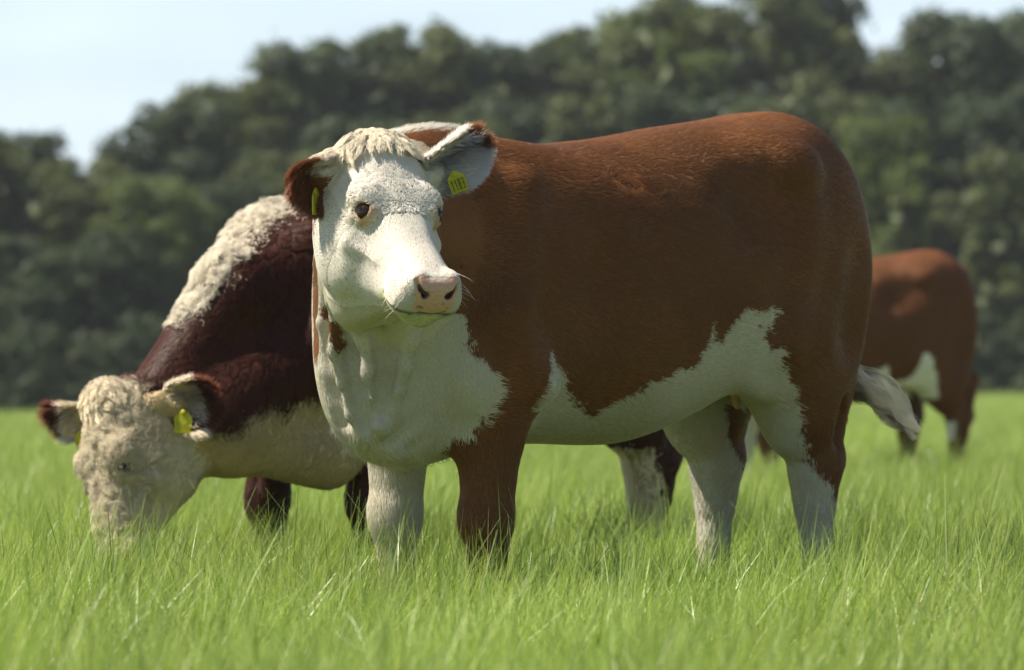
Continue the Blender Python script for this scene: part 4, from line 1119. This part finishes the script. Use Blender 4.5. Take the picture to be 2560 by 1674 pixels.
def ear_fringe(root, S, which, n, colfn, L, seed):
    e = S['ears'][which]; r = np.random.default_rng(seed)
    t = r.uniform(.05, 1.0, n); sd = np.sign(r.normal(size=n))
    tt = np.clip(t, 0, 1)
    w = e.width(tt)
    ins = r.random(n) < .45
    b = np.where(ins, w * r.uniform(-.8, .8, n), sd * (w + .002)); a = t * e.L
    cup = e.cup * (0.35 + np.sin(np.pi * tt ** 0.8)) * (1.15 * (np.abs(b) / e.W) ** 2 - 0.35)
    P = e.o + a[:, None] * e.a + b[:, None] * e.b + (cup + np.where(ins, e.th, 0))[:, None] * e.c
    D = unit(e.a * .75 + e.b * (np.where(ins, .2, .8) * np.sign(b))[:, None] + e.c * np.where(ins, .75, .45)[:, None] + r.normal(0, .22, (n, 3)))
    Ln = L * r.uniform(.5, 1.1, n); k = 5; pts = np.zeros((n, k, 3))
    for i, s in enumerate(np.linspace(0, 1, k)):
        pts[:, i] = P + D * (Ln * s)[:, None] + e.a * (Ln * s * s * .25)[:, None]; pts[:, i, 2] -= Ln * s * s * .15
    return hair_object("ear_hair", pts, .00055, colfn(a / e.L, b / e.W, ins, r), MAT['soft'], root)
# ----------------------------------------------------------------- build the place
make_ground()
make_grass()
make_trees()

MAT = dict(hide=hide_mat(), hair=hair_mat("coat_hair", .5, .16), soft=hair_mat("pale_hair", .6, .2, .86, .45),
           pale=hair_mat("face_hair", .6, .2, .97, .6),
           eye=flat_mat("eyeball", (.028, .015, .011), .08, .4), pale_eye=flat_mat("pale_eyeball", (.17, .13, .115), .08, .5), pupil=flat_mat("pupil", (.006, .006, .008), .04, .7),
           tag=flat_mat("yellow_plastic", (.44, .41, .015), .4, .4, .15, 60), ink=flat_mat("black_print", (.13, .12, .02), .6, .2),
           straw=flat_mat("dry_straw", (.55, .48, .30), .7, .2, .2, 90))

def eye_near(P, S):
    out = np.full(len(P), 9.0)
    for s in (1, -1):
        q = (P - S['L'](.216, .072 * s, -.021)) @ eye_axes(S['H'], s).T
        out = np.minimum(out, np.where(np.abs(q[:, 0]) < .04, np.hypot(q[:, 1] / 1.5, q[:, 2]), 9))
    return out

# ---- the cow in front
S = main_cow_shape(); S['sc'] = np.array([1.0, 1.13, 1.2])
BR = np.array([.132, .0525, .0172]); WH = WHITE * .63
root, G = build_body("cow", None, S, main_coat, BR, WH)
tag(root, "large red brown and white cow standing in front, its white face turned to the viewer", "cow", "brown and white cattle in the pasture")
V, Q, N, gs = G['V'], G['Q'], G['N'], G['gs']
r = np.random.default_rng(11)
def wmain(P, n):
    hc = head_coords(S, P); return 1 + 4.2 * (np.linalg.norm(hc - [.2, 0, -.08], axis=1) < .32) + .6 * (P[:, 0] > .5) - .5 * (P[:, 1] < -.12) * (P[:, 0] < .4)
P, M = sample_roots(V, Q, N, 350000, wmain, 1)
reg, _ = region_of(S, P)
hc = head_coords(S, P) / S['sc']; u, v, ww = hc.T
hd = reg == gs.index('head')
skip = hd & ((u > .462) & (ww > -.075) & (ww < .01) | (eye_near(P, S) < .0155))
skip |= hd & (np.abs(ww + .080 + .16 * (.46 - u)) < .005) & (u > .38)
skip |= (reg == gs.index('hoof')) & (P[:, 2] < .07)
skip |= (P[:, 2] < .05)
k = ~skip; P, M, reg, hc, hd = P[k], M[k], reg[k], hc[k], hd[k]; u, v, ww = hc.T
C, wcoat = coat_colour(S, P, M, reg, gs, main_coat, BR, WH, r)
D = flow(S, P, M, reg, gs)
L = .016 + .004 * vnoise(P, .1, 8); lift = np.full(len(P), .20)
L[hd] = .0062 + .004 * np.clip(1 - u[hd] / .28, 0, 1); lift[hd] = .07
L[hd & (u > .36)] = .007
ear = reg == gs.index('ear'); L[ear] = .020; lift[ear] = .35
belly = (M[:, 2] < -.3) | (reg == gs.index('neck')); L[belly] += .001
chst = (P[:, 0] > .55) & (P[:, 2] < 1.0) & ~hd & (P[:, 2] > .5); L[chst] = .009; lift[chst] = .08
leg = P[:, 2] < .6; L[leg & ~hd] = .012
# stained by the meadow: lips; faint yellow on the legs
C[(wcoat > .5) & ~hd & ~(reg == gs.index('ear'))] *= np.array([.84, .82, .72])  # shade painted into the white body hair: darker than the face
st = np.clip(fbm(P, .07, 91) * 1.5, 0, 1) * wcoat * (leg | (reg == gs.index('neck'))); C = C * (1 - .22 * st[:, None] * np.array([.3, .45, 1.0]))
lipm = hd & (ww < -.083 - .16 * (.46 - u)) & (u > .36); C[lipm] *= np.array([.80, .86, .60])
rough = np.clip(1 - np.hypot((P[:, 0] - .05) / .34, (P[:, 2] - 1.16) / .12), 0, 1) * (~hd)          # ruffled coat on the upper ribs
ruff = np.clip(vnoise(P, .035, 55) * 2.2, 0, 1) * rough * (P[:, 1] > 0)
D += np.stack([vnoise(P, .03, 56), vnoise(P, .03, 57), vnoise(P, .03, 58)], 1) * (1.9 * rough)[:, None]
lift += .35 * ruff; L += .006 * ruff
ed = eye_near(P, S); em = np.clip((.027 - ed) / .008, 0, 1) * hd * (.25 + .6 * (u > .222)); C = C * (1 - em[:, None]) + np.array([.40, .22, .095]) * em[:, None]
fore = hd & (u < .24) & (ww > -.045)
plain = ~fore
pts = grow(P[plain], M[plain], D[plain], L[plain] * r.uniform(.75, 1.2, plain.sum()), lift[plain], k=4, clump=.35, clump_n=40000, seed=3, jitter=.16)
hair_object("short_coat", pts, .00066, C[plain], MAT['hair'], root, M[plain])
Lf = (.012 + .019 * np.clip(1 - u[fore] / .18, 0, 1)) * r.uniform(.8, 1.2, fore.sum())
pts = grow(P[fore], M[fore], D[fore], Lf, .30, k=7, clump=.72, clump_n=2600, wave=.0028, wlen=.016, seed=4, jitter=.12)
hair_object("forehead_curls", pts, .00060, C[fore], MAT['pale'], root, M[fore])
# forelock: long hair from the poll falling forward and to both sides
n = 9000
P2, M2 = sample_roots(V, Q, N, n, lambda p, q: (np.linalg.norm(((head_coords(S, p) / S['sc']) - [.004, 0, -.005]) / [.048, .115, .09], axis=1) < 1) * 1.0 + 1e-9, 5)
h2 = head_coords(S, P2) / S['sc']; r2 = np.random.default_rng(12)
Dd = np.stack([.25 + h2[:, 0] * 12.0, .10 + h2[:, 1] * 9.0, np.zeros(n)], 1); Dd += np.stack([vnoise(P2, .03, 41), vnoise(P2, .03, 42), vnoise(P2, .03, 43)], 1) * .55
pts = grow(P2, M2, unit(Dd) @ S['H'], .052 * r2.uniform(.4, 1.25, n), .95, k=8, clump=.62, clump_n=320, wave=.003, wlen=.035, droop=.30, seed=6, jitter=.10)
colr = np.array([.50, .44, .33]) * (1 + r2.normal(0, .13, (n, 1))) * (1 + .12 * fbm(P2, .03, 44)[:, None])
hair_object("forelock", pts, .00065, colr, MAT['soft'], root, M2)
# crest mane hairs, brisket and jaw fringe
n = 2600
P3, M3 = sample_roots(V, Q, N, n, lambda p, q: ((p[:, 0] > .45) & (p[:, 2] > 1.26) & (q[:, 2] > .55)) * 1.0 + ((p[:, 0] > .5) & (p[:, 2] < .62) & (p[:, 2] > .5) & (q[:, 2] < -.2)) * .25 + 1e-9, 9)
reg3, _ = region_of(S, P3); C3, _ = coat_colour(S, P3, M3, reg3, gs, main_coat, BR, WH, r)
hair_object("mane_and_fringe", grow(P3, M3, flow(S, P3, M3, reg3, gs), .03 * r.uniform(.5, 1.1, n), .75, k=5, seed=10, jitter=.3), .0005, C3, MAT['soft'], root, M3)
add_eyes(root, S)
def cE(a, b, ins, r):                                               # drooping ear: brown with a pale inner side
    m = ((b < -.2) & (a < .55)).astype(float)[:, None] * .85; return (np.array([.17, .062, .028]) * (1 - m) + np.array([.66, .60, .50]) * m) * (1 + r.normal(0, .15, (len(a), 1)))
def cF(a, b, ins, r):                                               # pricked ear: white, brown at the tip
    m = (a < .88 + .06 * np.sin(b * 9)).astype(float)[:, None]; return (np.array([.19, .085, .04]) * (1 - m) + np.array([.72, .69, .61]) * m) * (1 + r.normal(0, .12, (len(a), 1)))
ear_fringe(root, S, 0, 5200, cE, .026, 31); ear_fringe(root, S, 1, 9000, cF, .032, 32)
# lashes, whiskers
def lashes(s, seed, n=46):
    r = np.random.default_rng(seed); a = r.uniform(.15, 3.0, n); sc = S['sc']
    ea = eye_axes(S['H'], s); c0 = S['L'](.216, .072 * s, -.021)
    up = -ea[2] if (ea[2] @ S['H'][0]) > 0 else ea[2]
    P = c0 + ea[0] * .020 + ea[1] * (.019 * np.cos(a))[:, None] + up * (.006 + .007 * np.sin(a))[:, None]; d = unit(ea[0] * .8 + ea[1] * (.5 * np.cos(a))[:, None] + up * .75 + r.normal(0, .12, (n, 3)))
    Ln = r.uniform(.010, .018, n); return np.stack([P + d * (Ln * t)[:, None] + np.array([0, 0, 1]) * (Ln * t * t * .2)[:, None] for t in np.linspace(0, 1, 5)], 1)
hair_object("eyelashes", np.concatenate([lashes(1, 1), lashes(-1, 2)]), .0006, np.tile([.62, .58, .50], (92, 1)), MAT['soft'], root)
rw = np.random.default_rng(77); n = 46
sd = np.sign(rw.normal(size=n)); base = np.stack([rw.uniform(.40, .475, n), sd * rw.uniform(.050, .060, n), rw.uniform(-.09, -.01, n)], 1)
Pw = S['L'](0, 0, 0) + (base * S['sc']) @ S['H']; dw = unit(np.stack([rw.uniform(.0, .7, n), sd, rw.uniform(-.5, .5, n)], 1)) @ S['H']; Lw = rw.uniform(.025, .055, n)
hair_object("whiskers", np.stack([Pw + dw * (Lw * t)[:, None] - np.array([0, 0, 1]) * (Lw * t * t * .3)[:, None] for t in np.linspace(0, 1, 6)], 1), .00045, np.tile([.5, .45, .38], (n, 1)), MAT['soft'], root)
# ear tags
e0, e1 = S['ears']; w2l = S['w2l']
ear_tag(e0.o + e0.a * .060 - e0.b * .0 + e0.c * .004 + w2l((0, 0, -.030)), w2l((.22, -.1, -1)), w2l((.93, -.38, .1)), .046, .056, root, (MAT['tag'], MAT['ink']))
ear_tag(e1.o + e1.a * .085 + e1.c * .012 + w2l((.008, -.01, -.026)), w2l((.36, -.10, -.93)), w2l((.10, -.95, -.1)), .041, .046, root, (MAT['tag'], MAT['ink']), "1183")
# tail: hangs behind the thigh, white switch blown out to the right
Mi = np.array(S['F'])
tw = [S['p2l'](at(a, b, D_)) for a, b, D_ in ((848, 350, 12.62), (844, 372, 12.60), (858, 382, 12.55), (876, 391, 12.5), (898, 409, 12.5), (917, 434, 12.5))]
tp = [np.array([-.875, .01, .93])] + tw[:3]
Vt, Ft = tube(tp, [.021, .017, .014, .010], 10); tm = mesh_np("tail", Vt, Ft); color_attr(tm, "coat", np.tile(BR, (len(Vt), 1))); tm.attributes.new("bare", 'FLOAT', 'POINT')
tail = link("tail", tm, root, MAT['hide'])
n = 5200; rt = np.random.default_rng(21); k = 12
cl = rt.integers(0, 26, n); rc = np.random.default_rng(22); coff = unit(rc.normal(size=(26, 3))) * rc.uniform(.2, 1, 26)[:, None]; cph = rc.uniform(0, 6.28, 26); clen = rc.uniform(.55, 1.06, 26)
path = np.array(tw); seglen = np.linspace(0, 1, len(path)); start = rt.uniform(0, .25, n)
pts = np.zeros((n, k, 3)); off = coff[cl] + rt.normal(0, .14, (n, 3)); fz = rt.normal(0, 1, (n, 3)); fq = rt.uniform(9, 22, n)
for i, t in enumerate(np.linspace(0, 1, k)):
    s = .2 + .8 * np.clip(start + (1 - start) * t * clen[cl], 0, 1); p = np.stack([np.interp(s, seglen, path[:, a]) for a in range(3)], 1)
    spread = .009 + .038 * np.sin(np.pi * np.clip((s - .2) * 1.05 + .10, 0, 1)) * (s > 0)
    wv = np.sin(s * 13 + cph[cl]) * .017 * s
    pts[:, i] = p + off * spread[:, None] * [1, .7, 1] + wv[:, None] * w2l((.4, 0, .9)) + fz * (.0045 * s * np.sin(s * fq))[:, None]
hair_object("tail_switch", pts, .00085, np.array([.86, .72, .48]) * (1 + rt.normal(0, .12, (n, 1))) * (1 + .15 * np.sin(cph[cl])[:, None]), MAT['soft'], root)
# udder teat glimpsed between the hind legs
for s in (1, -1):
    Vt, Ft = tube([(-.46, .05 * s, .74), (-.463, .052 * s, .70), (-.466, .054 * s, .665), (-.467, .055 * s, .655)], [.017, .013, .010, .004], 12)
    m = mesh_np("teat", Vt, Ft); color_attr(m, "coat", np.tile([.55, .33, .22], (len(Vt), 1))); m.attributes.new("bare", 'FLOAT', 'POINT'); link("teat", m, root, MAT['hide'])

# ---- the grazing cow
S = graze_shape(); S['sc'] = np.array([1.08, 1.2, 1.25]); BG = np.array([.050, .0155, .0085])
root, G = build_body("cow", None, S, graze_coat, BG, np.array([.62, .52, .37]))
tag(root, "dark maroon cow grazing at left with a curly cream head lowered into the grass", "cow", "brown and white cattle in the pasture")
V, Q, N, gs = G['V'], G['Q'], G['N'], G['gs']
P, M = sample_roots(V, Q, N, 230000, lambda p, n: 1 + 2.6 * (p[:, 0] > .75) - .6 * (p[:, 1] < -.1) - .6 * (p[:, 0] < .2), 51)
reg, _ = region_of(S, P); hc = head_coords(S, P) / S['sc']; u, v, ww = hc.T; hd = reg == gs.index('head')
skip = hd & ((u > .47) | (eye_near(P, S) < .0155)) | (P[:, 2] < .05)
k = ~skip; P, M, reg, hc, hd = P[k], M[k], reg[k], hc[k], hd[k]; u, v, ww = hc.T; r = np.random.default_rng(52)
C, wc = coat_colour(S, P, M, reg, gs, graze_coat, BG, np.array([.46, .39, .275]), r, .2, .011)
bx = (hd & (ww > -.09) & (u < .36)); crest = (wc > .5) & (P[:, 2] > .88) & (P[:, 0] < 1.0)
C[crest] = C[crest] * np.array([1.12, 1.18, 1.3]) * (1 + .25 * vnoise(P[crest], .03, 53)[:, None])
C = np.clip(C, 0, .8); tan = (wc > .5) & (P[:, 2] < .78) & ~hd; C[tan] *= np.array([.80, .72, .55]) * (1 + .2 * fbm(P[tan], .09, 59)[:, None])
D = flow(S, P, M, reg, gs); D[reg == gs.index('neck')] = [.25, 0, -.9]
curly = bx | crest
Ls = np.where(P[:, 0] > .55, .022, .016) * r.uniform(.75, 1.2, len(P)); pl = ~curly
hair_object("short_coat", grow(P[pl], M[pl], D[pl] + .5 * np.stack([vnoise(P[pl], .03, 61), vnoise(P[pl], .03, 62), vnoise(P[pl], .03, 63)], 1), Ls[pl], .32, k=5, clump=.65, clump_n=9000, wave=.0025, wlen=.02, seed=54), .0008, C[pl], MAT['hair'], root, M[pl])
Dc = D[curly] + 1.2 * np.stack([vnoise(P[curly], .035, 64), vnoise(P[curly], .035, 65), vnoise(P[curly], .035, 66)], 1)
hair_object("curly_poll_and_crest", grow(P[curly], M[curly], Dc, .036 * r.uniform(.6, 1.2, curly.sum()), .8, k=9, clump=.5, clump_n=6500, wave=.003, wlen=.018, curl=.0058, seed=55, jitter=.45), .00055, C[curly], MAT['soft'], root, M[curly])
n = 2600; r2 = np.random.default_rng(56)
P2, M2 = sample_roots(V, Q, N, n, lambda p, q: (np.linalg.norm(((head_coords(S, p) / S['sc']) - [.02, .02, 0]) / [.06, .08, .06], axis=1) < 1) * 1.0 + 1e-9, 57)
h2 = head_coords(S, P2) / S['sc']
hair_object("forelock", grow(P2, M2, unit(np.stack([np.full(n, .3), .9 + h2[:, 1] * 5, np.zeros(n)], 1)) @ S['H'], .052 * r2.uniform(.5, 1.1, n), .7, k=8, clump=.75, clump_n=90, wave=.003, wlen=.04, droop=.35, seed=58), .0008,
            np.array([.50, .43, .30]) * (1 + r2.normal(0, .12, (n, 1))), MAT['soft'], root)
add_eyes(root, S, 'pale_eye')
def cG(a, b, ins, r):
    m = ((a < .65)).astype(float)[:, None]; return (np.array([.15, .055, .03]) * (1 - m) + np.array([.64, .56, .42]) * m) * (1 + r.normal(0, .14, (len(a), 1)))
ear_fringe(root, S, 0, 3000, cG, .03, 33); ear_fringe(root, S, 1, 4200, cG, .034, 34)
e0, e1 = S['ears']; w2l = S['w2l']
ear_tag(e0.o + e0.a * .045 + e0.c * .012 + w2l((0, 0, -.045)), w2l((.30, -.1, -1)), w2l((-.25, -.9, -.15)), .052, .060, root, (MAT['tag'], MAT['ink']))
ear_tag(e1.o + e1.a * .060 + e1.c * .016 + w2l((.0, -.01, -.018)), w2l((-.05, -.10, -1)), w2l((-.10, -.95, .0)), .050, .062, root, (MAT['tag'], MAT['ink']))

# ---- the far cow
S = far_shape(); S['sc'] = np.ones(3); BF = np.array([.125, .045, .014])
root, G = build_body("cow", None, S, far_coat, BF, WHITE)
tag(root, "blurred red brown cow farther back at right, walking behind the front cow", "cow", "brown and white cattle in the pasture")
V, Q, N, gs = G['V'], G['Q'], G['N'], G['gs']
P, M = sample_roots(V, Q, N, 24000, lambda p, n: np.ones(len(p)), 61); reg, _ = region_of(S, P); r = np.random.default_rng(62)
C, _ = coat_colour(S, P, M, reg, gs, far_coat, BF, WHITE, r)
hair_object("short_coat", grow(P, M, flow(S, P, M, reg, gs), .02, .3, k=4, seed=63), .0012, C, MAT['hair'], root, M)
add_eyes(root, S)

# ---- air: faint haze over the pasture
def make_haze():
    x0, x1, y0, y1, z0, z1 = -95, 95, -6, 190, -1.4, 15.5
    V = np.array([(x, y, z) for z in (z0, z1) for x, y in ((x0, y0), (x1, y0), (x1, y1), (x0, y1))]); F = np.array([[3, 2, 1, 0], [4, 5, 6, 7], [0, 1, 5, 4], [1, 2, 6, 5], [2, 3, 7, 6], [3, 0, 4, 7]])
    m = bpy.data.materials.new("haze_air"); m.use_nodes = True; nt = m.node_tree; nt.nodes.clear()
    o = nt.nodes.new("ShaderNodeOutputMaterial"); v = nt.nodes.new("ShaderNodeVolumePrincipled")
    v.inputs['Color'].default_value = (.93, .96, 1, 1); v.inputs['Density'].default_value = .00038; v.inputs['Anisotropy'].default_value = .3
    nt.links.new(v.outputs[0], o.inputs['Volume'])
    h = link("haze", mesh_np("haze", V, F, smooth=False), None, m); tag(h, "thin summer haze between the cattle and the wood", "haze", kind="stuff")
make_haze()
